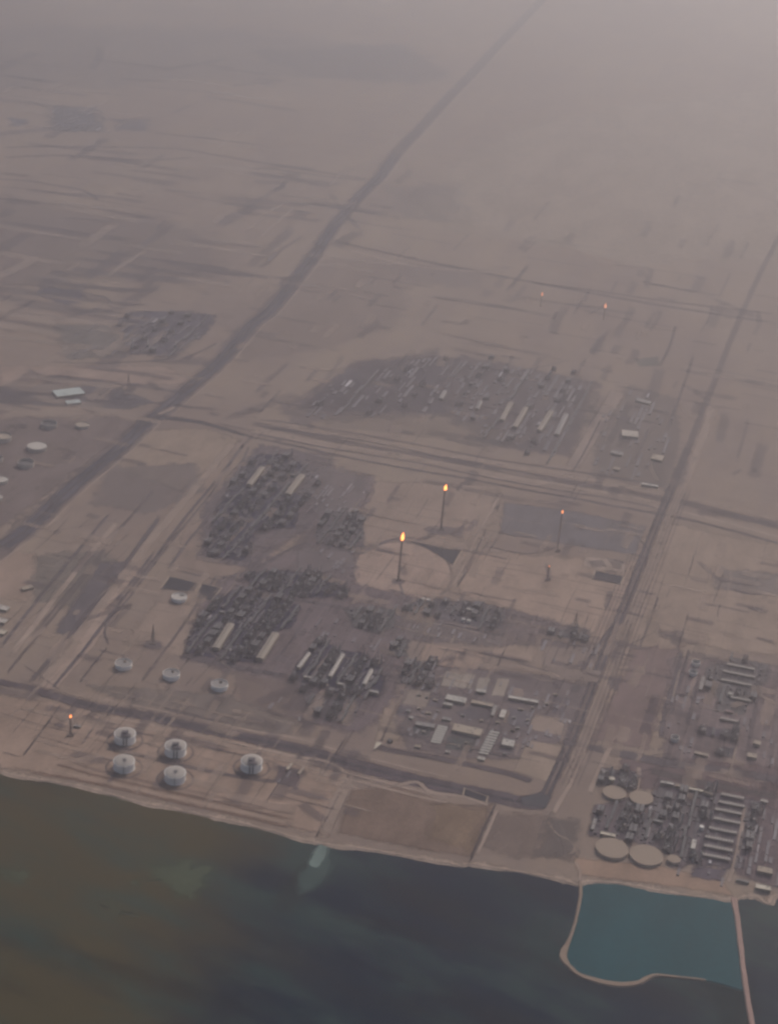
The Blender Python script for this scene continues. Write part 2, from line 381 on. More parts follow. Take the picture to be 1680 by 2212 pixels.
# far land: patches kept thin, the distance haze painted into their opacity
area('sand_ground', [(1150, 260), (1700, 180), (1720, 560), (1300, 560), (900, 470), (1000, 330)], (0.40, 0.325, 0.25), 0.5, 160)  # paler patch: the bright dust haze at far right painted onto the sand
area('sand_ground', [(-60, 420), (330, 470), (500, 520), (420, 620), (200, 600), (-60, 620)], (0.17, 0.14, 0.14), 0.33, 130)
area('sand_ground', [(-60, 60), (500, 60), (900, 110), (980, 180), (500, 170), (-60, 200)], (0.15, 0.145, 0.16), 0.28, 220)
area('sand_ground', [(560, 110), (880, 95), (960, 150), (900, 180), (640, 160)], (0.12, 0.125, 0.15), 0.28, 120)
area('sand_ground', [(840, 400), (1000, 400), (990, 480), (850, 470)], (0.16, 0.15, 0.16), 0.25, 90)
area('sand_ground', [(850, 570), (1080, 580), (1020, 620), (880, 610)], (0.17, 0.15, 0.16), 0.28, 60)
area('sand_ground', [(470, 690), (700, 560), (880, 560), (860, 700), (700, 760), (520, 780)], (0.27, 0.21, 0.18), 0.39, 60)
area('gravel_ground', [(600, 880), (780, 790), (945, 755), (965, 895), (800, 905), (640, 915)], (0.15, 0.125, 0.13), 0.5, 36, .25, .35)
area('gravel_ground', [(650, 882), (765, 778), (1000, 770), (1290, 826), (1270, 900), (1235, 990), (1060, 960), (950, 893)], (0.115, 0.10, 0.112), 0.55, 34, .25, .35)
area('sand_ground', [(960, 895), (1060, 925), (1150, 945), (1060, 975), (960, 950), (700, 920), (700, 900)], (0.25, 0.20, 0.165), 0.39, 14)
area('gravel_ground', [(1290, 900), (1360, 830), (1460, 860), (1470, 950), (1440, 1060), (1280, 1030)], (0.175, 0.15, 0.14), 0.47, 20, .25, .35)
area('sand_ground', [(1320, 840), (1350, 850), (1250, 1012), (1222, 1005)], (0.32, 0.25, 0.20), 0.8, 12)
area('sand_ground', [(1370, 775), (1420, 770), (1425, 790), (1380, 792)], (0.13, 0.135, 0.12), 0.6, 12)
area('gravel_ground', [(1090, 1085), (1240, 1105), (1395, 1138), (1372, 1198), (1250, 1180), (1080, 1152)], (0.15, 0.135, 0.135), 0.9, 14, .2)
# left block beyond the highway
area('gravel_ground', [(240, 698), (293, 672), (400, 672), (467, 682), (433, 732), (387, 738), (383, 768), (280, 765), (277, 732)], (0.09, 0.082, 0.10), 0.9, 22, .25, .3)
area('gravel_ground', [(87, 618), (180, 625), (182, 652), (143, 658), (87, 640)], (0.085, 0.082, 0.105), 0.8, 22)
area('gravel_ground', [(120, 700), (240, 700), (275, 770), (140, 778)], (0.17, 0.155, 0.14), 0.7, 25, .25, .3)
area('gravel_ground', [(113, 228), (205, 230), (222, 284), (106, 282)], (0.10, 0.105, 0.125), 0.75, 55, .25)
area('gravel_ground', [(23, 255), (57, 257), (57, 272), (25, 270)], (0.085, 0.09, 0.12), 0.9, 30)
area('gravel_ground', [(253, 257), (320, 258), (318, 284), (258, 280)], (0.11, 0.11, 0.13), 0.7, 40)
area('sand_ground', [(0, 790), (360, 790), (420, 830), (340, 830), (0, 835)], (0.33, 0.245, 0.19), 0.8, 20)
area('paved_yard', [(-30, 838), (115, 838), (190, 833), (260, 838), (330, 868), (280, 884), (-30, 870)], (0.115, 0.105, 0.11), 0.85, 14)
area('gravel_ground', [(-30, 905), (250, 898), (300, 915), (60, 1100), (-30, 1160)], (0.19, 0.15, 0.135), 0.75, 25, .25)
# belt between highway and plant
area('sand_ground', [(300, 930), (440, 925), (520, 950), (470, 1000), (390, 1060), (250, 1010)], (0.32, 0.245, 0.18), 0.8, 22)
area('gravel_ground', [(230, 1010), (420, 1000), (440, 1060), (330, 1110), (200, 1090)], (0.20, 0.165, 0.15), 0.6, 25)
area('gravel_ground', [(60, 1200), (220, 1190), (280, 1235), (230, 1330), (80, 1300)], (0.19, 0.165, 0.14), 0.65, 25)
area('gravel_ground', [(215, 1215), (285, 1215), (180, 1370), (115, 1370)], (0.125, 0.11, 0.115), 0.8, 14)
area('gravel_ground', [(-20, 1190), (75, 1195), (60, 1300), (-20, 1290)], (0.36, 0.265, 0.20), 0.7, 18)
area('sand_ground', [(285, 1215), (320, 1228), (200, 1400), (120, 1490), (80, 1490)], (0.345, 0.26, 0.20), 0.9, 8)
area('sand_ground', [(400, 1140), (470, 1100), (440, 1200), (540, 1225), (520, 1255), (370, 1230)], (0.30, 0.225, 0.175), 0.7, 14)
area('sand_ground', [(335, 1300), (430, 1310), (395, 1420), (270, 1390)], (0.31, 0.235, 0.18), 0.85, 16)
area('sand_ground', [(545, 1165), (660, 1160), (640, 1235), (540, 1225)], (0.32, 0.24, 0.185), 0.95, 12)
# flare ground: disc of bare sand
fd = [(868 + 106 * math.cos(a) - 6 * math.sin(a), 1237 + 64 * math.sin(a) + 10 * math.cos(a)) for a in [k * math.pi / 18 for k in range(36)]]
area('sand_ground', [(800, 1040), (1080, 1050), (1060, 1130), (1020, 1180), (960, 1290), (760, 1300), (690, 1220), (770, 1130)], (0.31, 0.235, 0.18), 0.85, 25)
area('gravel_ground', [(865 + (x - 868) * 1.07, 1237 + (y - 1237) * 1.09) for x, y in fd], (0.20, 0.155, 0.135), 0.7, 9)
area('sand_ground', fd, (0.345, 0.255, 0.195), 0.95, 7)
area('sand_ground', [(1010, 1190), (1370, 1215), (1330, 1390), (1250, 1370), (1090, 1310), (990, 1280)], (0.345, 0.255, 0.19), 0.9, 22)
area('sand_ground', [(1100, 1320), (1170, 1340), (1150, 1430), (1060, 1415)], (0.33, 0.25, 0.19), 0.9, 9)
area('sand_ground', [(1180, 1375), (1300, 1392), (1270, 1475), (1170, 1450)], (0.28, 0.22, 0.18), 0.8, 12)
area('sand_ground', [(920, 1390), (1050, 1410), (1030, 1450), (905, 1430)], (0.36, 0.265, 0.20), 0.85, 9)
area('sand_ground', [(870, 1350), (960, 1352), (1010, 1370), (900, 1385)], (0.31, 0.25, 0.18), 0.8, 10)
# right of the cross road
area('sand_ground', [(1440, 1130), (1690, 1180), (1690, 1420), (1480, 1390), (1330, 1540), (1290, 1500)], (0.335, 0.255, 0.19), 0.8, 30)
area('gravel_ground', [(1560, 1230), (1690, 1240), (1690, 1290), (1550, 1270)], (0.20, 0.175, 0.16), 0.6, 25)
area('gravel_ground', [(1370, 1400), (1470, 1400), (1400, 1620), (1280, 1600)], (0.20, 0.145, 0.128), 0.9, 20)
area('gravel_ground', [(1408, 1500), (1424, 1504), (1402, 1588), (1380, 1584)], (0.115, 0.088, 0.088), 0.95, 5)
area('gravel_ground', [(1450, 1420), (1690, 1440), (1690, 1660), (1430, 1640)], (0.185, 0.145, 0.135), 0.9, 20, .25, .35)
area('gravel_ground', [(1350, 1640), (1690, 1690), (1690, 1760), (1500, 1730), (1330, 1690)], (0.145, 0.105, 0.10), 0.95, 20)
# shore strip
area('sand_ground', [(-30, 1500), (130, 1520), (560, 1612), (690, 1650), (760, 1668), (690, 1800), (500, 1760), (200, 1690), (-30, 1650)], (0.345, 0.25, 0.185), 0.8, 16)
area('gravel_ground', [(760, 1705), (860, 1700), (980, 1740), (1060, 1740), (1020, 1850), (880, 1830), (730, 1800)], (0.205, 0.145, 0.108), 0.85, 15, .28)
area('sand_ground', [(940, 1740), (1050, 1750), (1015, 1840), (930, 1810)], (0.27, 0.19, 0.125), 0.6, 22)
area('gravel_ground', [(1070, 1760), (1190, 1760), (1240, 1860), (1100, 1850), (1040, 1830)], (0.21, 0.16, 0.13), 0.7, 18)
area('gravel_ground', [(1185, 1765), (1250, 1775), (1240, 1850), (1160, 1850)], (0.16, 0.135, 0.12), 0.6, 18)
area('sand_ground', [(1240, 1855), (1420, 1870), (1560, 1905), (1580, 1935), (1420, 1910), (1250, 1890)], (0.34, 0.235, 0.165), 0.85, 10)
for k, (dx, c_) in enumerate(((0, BROWN), (9, (0.40, 0.30, 0.225)), (18, BROWN), (30, (0.25, 0.18, 0.14)))):
    strip('gravel_ground', [(60 + k * 30, 1668 - dx), (200, 1692 - dx), (330, 1722 - dx), (470, 1752 - dx), (640, 1792 - dx)], 9, ground_mat(c_, 0.75, .2, 1.6), 6)

area('gravel_ground', [(690, 1015), (810, 1030), (770, 1150), (765, 1260), (900, 1290), (870, 1430), (850, 1520), (780, 1585), (640, 1560), (560, 1470), (400, 1425), (420, 1330), (470, 1260), (640, 1180)], (0.17, 0.135, 0.135), 0.75, 22, .25, .35)
area('gravel_ground', [(860, 1290), (1100, 1315), (1270, 1360), (1275, 1400), (1080, 1395), (870, 1385)], (0.165, 0.135, 0.132), 0.7, 18, .25, .3)
area('gravel_ground', [(440, 1090), (560, 960), (720, 985), (700, 1110), (640, 1160), (540, 1230), (430, 1210)], (0.15, 0.125, 0.13), 0.7, 18, .25, .3)
area('gravel_ground', [(1600, 1735), (1700, 1750), (1700, 1925), (1585, 1890)], (0.15, 0.115, 0.115), 0.8, 15, .25, .4)
area('gravel_ground', [(1490, 1640), (1700, 1660), (1700, 1750), (1500, 1725)], (0.15, 0.108, 0.105), 0.8, 18, .25, .4)
# ------------------------------------------------ process units: dark gravel plots
UNITS = {}
def unit(key, pts, col=UNITC, op=0.93, f=11.9, grid=0.45): UNITS[key] = pts; area('gravel_ground', pts, col, op, f, 0.3, grid, fray=2.2)
unit('north', [(552, 982), (610, 982), (691, 1025), (687, 1053), (668, 1082), (644, 1097), (639, 1140), (557, 1145), (543, 1169), (529, 1212), (442, 1202), (469, 1097), (519, 1020)])
unit('flareside', [(682, 1154), (700, 1110), (744, 1098), (783, 1112), (787, 1178), (773, 1190), (739, 1185), (684, 1174)], (0.11, 0.098, 0.105))
unit('middle', [(530, 1238), (600, 1232), (680, 1238), (745, 1262), (750, 1288), (690, 1292), (640, 1290), (545, 1272)])
unit('twin', [(431, 1328), (470, 1290), (526, 1268), (650, 1309), (629, 1357), (602, 1363), (569, 1433), (493, 1428), (401, 1412), (401, 1390), (423, 1352)])
unit('triple', [(683, 1387), (710, 1390), (745, 1408), (778, 1410), (818, 1434), (832, 1471), (818, 1509), (778, 1504), (704, 1493), (629, 1466), (640, 1439)])
unit('below', [(642, 1487), (691, 1498), (786, 1509), (759, 1563), (710, 1558), (672, 1544), (655, 1515)], (0.11, 0.095, 0.10))
unit('utility', [(916, 1289), (968, 1295), (1038, 1301), (1097, 1318), (1085, 1359), (1038, 1359), (980, 1342), (922, 1330), (863, 1322)], (0.11, 0.10, 0.105))
unit('pump', [(745, 1314), (800, 1312), (858, 1318), (852, 1359), (817, 1368), (764, 1357)], (0.105, 0.10, 0.10))
unit('green', [(875, 1429), (945, 1429), (930, 1482), (863, 1476)], (0.075, 0.075, 0.085))
unit('small', [(852, 1383), (881, 1383), (878, 1418), (846, 1418)], (0.10, 0.10, 0.10))
unit('corner', [(1181, 1356), (1260, 1368), (1277, 1377), (1269, 1387), (1184, 1373)], (0.11, 0.105, 0.11))
unit('east', [(1523, 1445), (1580, 1420), (1660, 1435), (1663, 1465), (1642, 1482), (1637, 1515), (1613, 1525), (1607, 1545), (1543, 1538), (1550, 1512), (1523, 1482)], (0.13, 0.12, 0.115), .85)
unit('eastlow', [(1507, 1570), (1592, 1578), (1590, 1600), (1530, 1592), (1503, 1582)], (0.105, 0.09, 0.105))
unit('eastgate', [(1547, 1615), (1586, 1618), (1583, 1638), (1545, 1632)], (0.11, 0.10, 0.105))
unit('refinery', [(1285, 1740), (1410, 1720), (1425, 1685), (1540, 1710), (1640, 1730), (1630, 1795), (1605, 1880), (1485, 1868), (1467, 1880), (1435, 1838), (1360, 1818), (1270, 1805)], (0.12, 0.10, 0.105), .9)
unit('refinery_back', [(1290, 1675), (1310, 1660), (1372, 1668), (1370, 1705), (1300, 1698)], (0.10, 0.09, 0.10))
area('gravel_ground', [(1500, 1870), (1570, 1880), (1560, 1905), (1490, 1895)], (0.12, 0.10, 0.115), 0.8, 10)
area('gravel_ground', [(560, 1020), (740, 1010), (800, 1040), (770, 1110), (690, 1100)], (0.20, 0.165, 0.155), 0.6, 20)
area('gravel_ground', [(640, 1180), (760, 1190), (770, 1225), (690, 1240), (640, 1225)], (0.175, 0.145, 0.14), 0.7, 14)
area('gravel_ground', [(860, 1330), (1090, 1365), (1080, 1400), (880, 1370)], (0.20, 0.165, 0.15), 0.6, 16)
area('gravel_ground', [(500, 1450), (640, 1480), (660, 1550), (520, 1530)], (0.215, 0.165, 0.14), 0.6, 18)
area('gravel_ground', [(180, 1480), (480, 1500), (640, 1560), (620, 1590), (300, 1530)], (0.20, 0.165, 0.14), 0.7, 16)
area('sand_ground', [(830, 1530), (900, 1540), (860, 1600), (812, 1598)], (0.34, 0.265, 0.195), 0.9, 8)

# ------------------------------------------------ roads and corridors
RD = ground_mat(ASPH, 0.85, 0.3, 1.8, 0.02)
RDS = ground_mat((0.115, 0.098, 0.10), 0.8, 0.3, 2.2, 0.02)
RDL = ground_mat((0.13, 0.108, 0.108), 0.55, 0.3, 2.6, 0.02)
PTL = ground_mat((0.40, 0.31, 0.24), 0.55, 0.2, 2.6, 0.02)
PTH = ground_mat((0.38, 0.295, 0.23), 0.8, 0.15, 0.8, 0.02)
hw = [(-200, 1360), (-60, 1232), (0, 1186), (67, 1136), (125, 1080), (187, 1026), (233, 989), (273, 955), (317, 912), (353, 886), (400, 845), (467, 788), (510, 740), (547, 698),
      (580, 673), (627, 617), (677, 553), (717, 494), (773, 427), (820, 381), (860, 327), (920, 264), (977, 201), (1027, 151), (1062, 112), (1110, 62), (1170, 0), (1230, -60)]
strip('road', hw, 92, ground_mat((0.165, 0.135, 0.132), 0.6, 0.3, 2.6, 0.01, fs=.008), 30)
for sh_ in (-19, 19): strip('road', hw[2:21], 26, ground_mat((0.082, 0.077, 0.088), 0.92, 0.3, 2.4, 0.012, fs=.012), 10, shift=sh_)
strip('road', hw[20:], 50, ground_mat((0.13, 0.11, 0.115), 0.6, 0.3, 3, 0.01, fs=.006), 30)  # far stretch coloured paler and thinner, painting in the fade of distance haze
strip('path', hw, 7, PTH, 4, shift=-66)
strip('road', [(300, 915), (345, 903), (390, 906), (440, 914), (490, 928), (540, 943)], [70, 46, 40, 30, 24, 20], RD, 12)
r2 = [(540, 943), (640, 964), (760, 990), (900, 1016), (1020, 1036), (1120, 1056), (1220, 1073), (1320, 1092), (1420, 1110), (1487, 1123), (1587, 1148), (1690, 1176), (1900, 1225)]
strip('road', r2, 16, RDS, 8)
strip('road', [(x, y - 30 - (x - 540) * .005) for x, y in r2], 50, RDL, 16)
strip('path', [(x, y - 44 - (x - 540) * .005) for x, y in r2], 26, PTL, 12)
strip('path', [(x, y - 14) for x, y in r2], 18, PTH, 8)
strip('road', [(560, 922), (700, 940), (820, 958), (940, 985), (1060, 1005)], 18, RDL, 9)
strip('road', [(1500, 1104), (1600, 1118), (1690, 1134)], 40, RDL, 30)
cr = [(1168, 1738), (1190, 1692), (1230, 1603), (1280, 1477), (1320, 1377), (1363, 1269), (1392, 1196), (1420, 1125), (1455, 1042), (1490, 958), (1520, 880), (1550, 805), (1597, 688), (1655, 562), (1690, 500), (1740, 410)]
strip('road', cr[:10], 34, ground_mat((0.19, 0.15, 0.14), 0.5, 0.25, 2.6, 0.02, fs=.012), 12)
strip('road', cr[:9], 7, RD, 4, shift=11); strip('road', cr[:9], 7, RD, 4, shift=-11); strip('road', cr[8:], 26, RDL, 12)
strip('road', [(1245, 1478), (1262, 1440), (1330, 1340)], 9, RDS, 5)
c4 = [(-40, 1465), (0, 1474), (67, 1488), (130, 1508), (200, 1526), (300, 1544), (400, 1565), (483, 1584), (560, 1600), (643, 1618), (710, 1638), (760, 1652), (827, 1668), (893, 1685), (977, 1703), (1060, 1720), (1130, 1734), (1178, 1736)]
strip('road', c4, [24, 30, 34, 40, 46, 46, 46, 50, 56, 60, 66, 60, 60, 64, 66, 60], ground_mat((0.10, 0.082, 0.088), 0.85, 0.3, 2.4, 0.02), 14)
strip('road', c4[3:], 9, RD, 5)
strip('road', [(812, 1612), (843, 1621), (927, 1635), (1010, 1652), (1100, 1672), (1150, 1690)], 26, ground_mat((0.105, 0.085, 0.085), 0.9, 0.2, 0.9, 0.02), 9)
strip('road', [(1100, 1572), (1160, 1588), (1225, 1604), (1287, 1617), (1353, 1631), (1450, 1650), (1587, 1668), (1700, 1690)], [18, 22, 26, 40, 44, 40, 40], RDS, 12)
strip('road', [(1400, 1665), (1480, 1683), (1560, 1700), (1690, 1725)], 30, ground_mat((0.10, 0.085, 0.08), 0.8, 0.2, 1.0, 0.02), 12)
area('paved_yard', [(1125, 1722), (1168, 1712), (1190, 1722), (1178, 1745), (1128, 1740)], (0.08, 0.08, 0.085), 0.9, 6)
# thin tracks, drains and lines
CH = ground_mat((0.07, 0.06, 0.06), 0.95, 0.2, 0.5, 0.02)
for pts, wd, mt in (
    ([(760, 1662), (720, 1735), (680, 1814)], 5, CH), ([(757, 1705), (733, 1755), (707, 1814)], 4.5, CH), ([(752, 1690), (697, 1812)], 26, PTH),
    ([(1072, 1733), (1045, 1790), (1013, 1866)], 5, CH), ([(1080, 1735), (1024, 1862)], 9, PTH),
    ([(133, 1520), (92, 1577), (47, 1637)], 5, CH), ([(222, 1540), (203, 1570), (175, 1610)], 4, RDS),
    ([(235, 1395), (228, 1352), (280, 1290), (327, 1226), (393, 1142), (460, 1060), (505, 990)], 7, RDS),
    ([(363, 1229), (410, 1165), (467, 1096), (505, 1035), (540, 960)], 9, RDS),
    ([(60, 1385), (140, 1289), (207, 1209), (253, 1149), (300, 1096), (330, 1060)], 11, RDL), ([(170, 1477), (200, 1437), (232, 1398)], 5, CH),
    ([(77, 1477), (143, 1400), (200, 1330), (265, 1245)], 12, RDL), ([(250, 1300), (290, 1250), (335, 1190)], 10, RDS),
    ([(585, 1440), (640, 1370), (672, 1310)], 8, RDS), ([(560, 1450), (600, 1456), (640, 1465), (820, 1515)], 14, RDL),
    ([(390, 1415), (500, 1440), (620, 1462)], 22, RDS), ([(500, 1262), (600, 1290), (700, 1306), (800, 1325), (960, 1348), (1090, 1375)], 14, RDS),
    ([(470, 1248), (540, 1235), (640, 1180), (700, 1178), (775, 1196), (800, 1186), (850, 1165), (900, 1162)], 12, RDS),
    ([(895, 1168), (930, 1158), (952, 1140)], 20, RDL), ([(975, 1270), (1005, 1215), (1040, 1140), (1085, 1060)], 9, PTH), ([(985, 1272), (1015, 1215), (1052, 1140)], 6, RDL),
    ([(1050, 1180), (1130, 1196), (1180, 1190), (1202, 1180)], 8, RDL), ([(860, 1255), (868, 1275), (873, 1290), (885, 1300)], 8, RDS),  # second strip: plain dark line running from the front flare's foot
    ([(820, 1610), (850, 1540), (905, 1430)], 7, RDL), ([(930, 1510), (950, 1480), (968, 1448)], 8, CH), ([(1000, 1500), (1030, 1450), (1048, 1430)], 8, RDS),
    ([(1100, 1640), (1125, 1595), (1150, 1545)], 5, CH), ([(1040, 1445), (1160, 1475), (1270, 1480)], 7, RDL), ([(1110, 1430), (1200, 1455), (1270, 1468)], 6, RDS),
    ([(940, 1400), (1010, 1412), (1050, 1425)], 6, RDL), ([(960, 1485), (1040, 1500), (1120, 1512)], 10, RDL), ([(1060, 1500), (1082, 1455)], 8, RDS), ([(1090, 1530), (1125, 1470)], 8, RDL),
    ([(0, 318), (120, 316), (235, 317), (383, 321), (470, 335), (560, 350), (700, 372), (800, 388)], 42, RDL), ([(0, 340), (150, 335), (300, 345), (420, 340)], 40, RDL),
    ([(-20, 386), (60, 390), (120, 400), (180, 411), (213, 432)], 22, RDS), ([(-20, 402), (60, 408), (130, 418), (200, 430), (270, 442), (420, 466)], 14, RDL),
    ([(420, 330), (500, 345), (545, 355)], 16, PTH), ([(560, 360), (700, 380), (795, 390)], 22, RDS),
    ([(720, 520), (900, 560), (1100, 600), (1400, 655), (1690, 700)], 40, RDL), ([(740, 535), (900, 575), (1100, 590)], 26, PTH), ([(1150, 610), (1300, 630), (1450, 652), (1690, 680)], 30, RDL),
    ([(100, 782), (240, 784), (383, 774), (430, 760), (470, 740)], 14, RDL), ([(0, 840), (150, 832), (260, 828)], 14, RDL), ([(0, 892), (140, 884), (280, 886)], 10, PTH),
    ([(340, 895), (360, 888), (378, 878)], 20, PTH), ([(0, 615), (80, 616), (220, 640), (240, 665)], 16, RDL),
    ([(1425, 790), (1445, 750), (1460, 700)], 14, RDL), ([(1500, 760), (1470, 850), (1440, 930)], 12, RDL), ([(1300, 900), (1260, 980), (1235, 1020)], 8, RDL),
    ([(1455, 860), (1560, 880), (1600, 885)], 10, RDL), ([(1472, 1405), (1462, 1450), (1440, 1520), (1425, 1600)], 12, RDS), ([(1490, 1400), (1470, 1470), (1452, 1500)], 8, RDS),
    ([(1512, 1450), (1500, 1500), (1480, 1570)], 7, RDL), ([(1640, 1480), (1628, 1550), (1610, 1640)], 12, RDL), ([(1455, 1500), (1475, 1503), (1500, 1508)], 14, CH),
    ([(1360, 1360), (1340, 1410), (1310, 1490), (1290, 1540)], 10, RDL), ([(1422, 1290), (1400, 1350), (1380, 1400)], 8, RDL), ([(1560, 1270), (1610, 1280), (1650, 1285)], 14, RDL),
    ([(1270, 1720), (1300, 1650), (1320, 1610)], 16, PTH), ([(1190, 1765), (1240, 1680), (1270, 1620)], 14, PTH), ([(1380, 1655), (1378, 1690), (1370, 1715)], 12, PTH),
    ([(1610, 1740), (1600, 1800), (1585, 1870), (1570, 1910)], 12, PTH), ([(1545, 1715), (1535, 1760), (1520, 1830), (1505, 1880)], 9, CH),
    ([(1180, 1770), (1200, 1800), (1232, 1818), (1240, 1838), (1222, 1848)], 5, PTL), ([(1252, 1905), (1252, 1880), (1240, 1860)], 7, PTH)):
    strip('path' if mt in (PTH, PTL) else 'road', pts, wd, mt)
# tan verge lines along the shore corridor
for off in (22, 34, -22):
    strip('path', [(x, y + off * (0.8 if x < 600 else 1)) for x, y in c4[4:15]], 8, PTH, 6)
strip('path', [(850, 1700), (900, 1690), (930, 1712), (1000, 1722), (1060, 1742)], 12, PTH, 8)
strip('path', [(560, 1618), (640, 1635), (700, 1645), (740, 1666), (690, 1675)], 12, PTH, 8)

# tyre tracks and scraped ground: too many to count
def scrawl(name, regions, n, mat, lmin, lmax, wmin, wmax, seed, z0, base=None):
    rr = random.Random(seed); vs, fs, al = [], [], []
    for i in range(n):
        x0, y0, x1, y1 = rr.choice(regions); p = P(rr.uniform(x0, x1), rr.uniform(y0, y1)).xy
        a = (rr.uniform(0, 6) if rr.random() < .06 else rr.choice((GA, GA - R(90)) if base is None else (base, base, GA))) + rr.gauss(0, .03 if base is None else .08); d = Vector((math.cos(a), math.sin(a))); q = Vector((-d.y, d.x))
        L, W_ = rr.uniform(lmin, lmax), rr.uniform(wmin, wmax); bend = rr.gauss(0, .02) * L; z = z0 + i * 0.0008; o = len(vs); m_ = 7
        if not all(inside(p + d * (L * t_), gpoly) for t_ in (-.6, 0, .6)) or not all(inside(p + q * t_ - Vector((0, 45)), gpoly) for t_ in (-30, 30)): continue
        for k in range(m_):
            t = k / (m_ - 1) - .5; c = p + d * (t * L) + q * (bend * (t * t * 4))
            for off, e in ((-W_, 0), (-W_ * .35, 1), (W_ * .35, 1), (W_, 0)): v = c + q * off; vs.append((v.x, v.y, z)); al.append(e if 0 < k < m_ - 1 else 0)
        fs += [(o + 4 * k + j, o + 4 * k + j + 1, o + 4 * k + j + 5, o + 4 * k + j + 4) for k in range(m_ - 1) for j in range(3)]
    me = bpy.data.meshes.new(name); me.from_pydata(vs, [], fs); me.materials.append(mat); set_edge(me, al)
    o = bpy.data.objects.new(name, me); C.objects.link(o); o['kind'] = 'stuff'; o['label'] = 'faint tyre tracks and scraped strips on the desert ground'
REG = [(20, 1110, 480, 1640), (480, 930, 1100, 1300), (820, 1040, 1400, 1480), (660, 1280, 1260, 1640), (1300, 1150, 1680, 1700), (60, 1500, 760, 1760), (350, 560, 1000, 960), (0, 560, 420, 1000), (1000, 640, 1680, 1060)]
NEAR = REG[:6]
scrawl('tyre_tracks', NEAR, 330, ground_mat((0.10, 0.082, 0.08), 0.5, 0.2, 1.4, 0.02), 60, 420, 1.6, 5, 1, 1.75)
scrawl('tyre_tracks', NEAR, 260, ground_mat((0.42, 0.33, 0.255), 0.5, 0.2, 1.4, 0.02), 60, 380, 1.8, 6, 2, 2.05)
scrawl('scraped_ground', REG, 260, ground_mat((0.14, 0.115, 0.115), 0.42, 0.25, 1.8, 0.02), 40, 260, 10, 34, 3, 2.3)
scrawl('scraped_ground', REG, 240, ground_mat((0.40, 0.305, 0.235), 0.42, 0.25, 1.8, 0.02), 40, 260, 10, 34, 4, 2.55)

for pts, wd, mt in (
    ([(85, 1480), (150, 1400), (215, 1310), (300, 1200), (375, 1110), (450, 1020), (510, 950)], 34, PTL), ([(62, 1478), (128, 1400), (200, 1310), (280, 1205), (350, 1110)], 16, RDS),
    ([(110, 1490), (175, 1412), (245, 1320), (335, 1205), (405, 1112), (470, 1035), (530, 955)], 11, RDS), ([(20, 1420), (90, 1330), (180, 1215), (260, 1120)], 20, PTH), ([(0, 1400), (70, 1310), (160, 1200), (240, 1105)], 10, RDS),
    ([(10, 1460), (80, 1375), (150, 1290), (225, 1195)], 10, RDL), ([(760, 1665), (690, 1812)], 40, PTL), ([(300, 1480), (360, 1400), (410, 1330), (470, 1240)], 10, RDL),
    ([(540, 925), (700, 957), (900, 990), (1120, 1034), (1300, 1064), (1420, 1086)], 40, PTL), ([(540, 935), (700, 966), (900, 1000), (1120, 1044), (1300, 1074), (1420, 1097)], 12, RDS),
    ([(560, 905), (700, 925), (900, 960), (1050, 990), (1220, 1015), (1440, 1050)], 16, RDL), ([(560, 914), (720, 936), (900, 972), (1100, 1008), (1430, 1062)], 16, PTL)):
    strip('path' if mt in (PTH, PTL) else 'road', pts, wd, mt)
BND = ground_mat((0.13, 0.105, 0.105), 0.4, 0.3, 2.4, 0.02)
strip('path', cr[1:11], 34, PTL, 14, shift=-48)
for k_ in range(5): strip('road', cr[1:9], 4.5, BND, 3, shift=-22 - k_ * 17)
for k_ in range(3): strip('road', cr[2:7], 4.5, BND, 3, shift=34 + k_ * 16)

FARR = [(0, 300, 420, 620), (0, 560, 420, 900), (430, 350, 760, 620), (0, 120, 600, 330)]
scrawl('scraped_ground', FARR, 110, ground_mat((0.12, 0.105, 0.115), 0.4, 0.25, 3, 0.006, fs=.006), 200, 1100, 20, 80, 7, 1.2, R(-8))
scrawl('scraped_ground', FARR, 80, ground_mat((0.42, 0.33, 0.26), 0.4, 0.25, 3, 0.006, fs=.006), 200, 900, 15, 60, 8, 1.4, R(-8))
scrawl('scraped_ground', [(560, 600, 1500, 900), (1000, 560, 1680, 1060), (800, 380, 1680, 700)], 130, ground_mat((0.14, 0.12, 0.12), 0.35, 0.25, 3, 0.008, fs=.008), 150, 700, 10, 45, 9, 1.5)
# ponds
PD = ground_mat((0.042, 0.040, 0.050), 1.0, 0.12, 0.15, 0.02, wet=True)
BERM = paint((0.36, 0.28, 0.21), 0.95, 0, 0.2, 0.05)
def pond(pts):
    sheet('pond', pts, PD, 2.5)
    w2 = [P(*p).xy for p in pts]; b = MB(); o1 = offset_poly(w2, 2); o2 = offset_poly(w2, 8); n = len(pts); z0 = next_z()
    vs = [(p.x, p.y, z0) for p in o1] + [(p.x, p.y, z0 + 1.6) for p in offset_poly(w2, 5)] + [(p.x, p.y, 0.2) for p in o2]
    b.add(vs, [(r * n + i, r * n + (i + 1) % n, (r + 1) * n + (i + 1) % n, (r + 1) * n + i) for r in (0, 1) for i in range(n)])
    b.build('pond_bank', BERM)['kind'] = 'structure'
for q in ([(367, 1247), (428, 1261), (418, 1279), (350, 1271)], [(437, 1262), (475, 1271), (455, 1297), (423, 1291)], [(1287, 1234), (1345, 1246), (1338, 1262), (1280, 1251)],
          [(893, 1172), (995, 1189), (977, 1220), (953, 1203), (925, 1186)], [(1005, 1706), (1050, 1722), (1047, 1732), (1003, 1718)]): pond(q)
area('sand_ground', [(1263, 1203), (1352, 1212), (1348, 1236), (1290, 1232), (1258, 1222)], (0.38, 0.30, 0.235), 0.9, 8)
area('gravel_ground', [(1268, 1212), (1300, 1210), (1310, 1225), (1280, 1226)], (0.20, 0.16, 0.14), 0.7, 6)
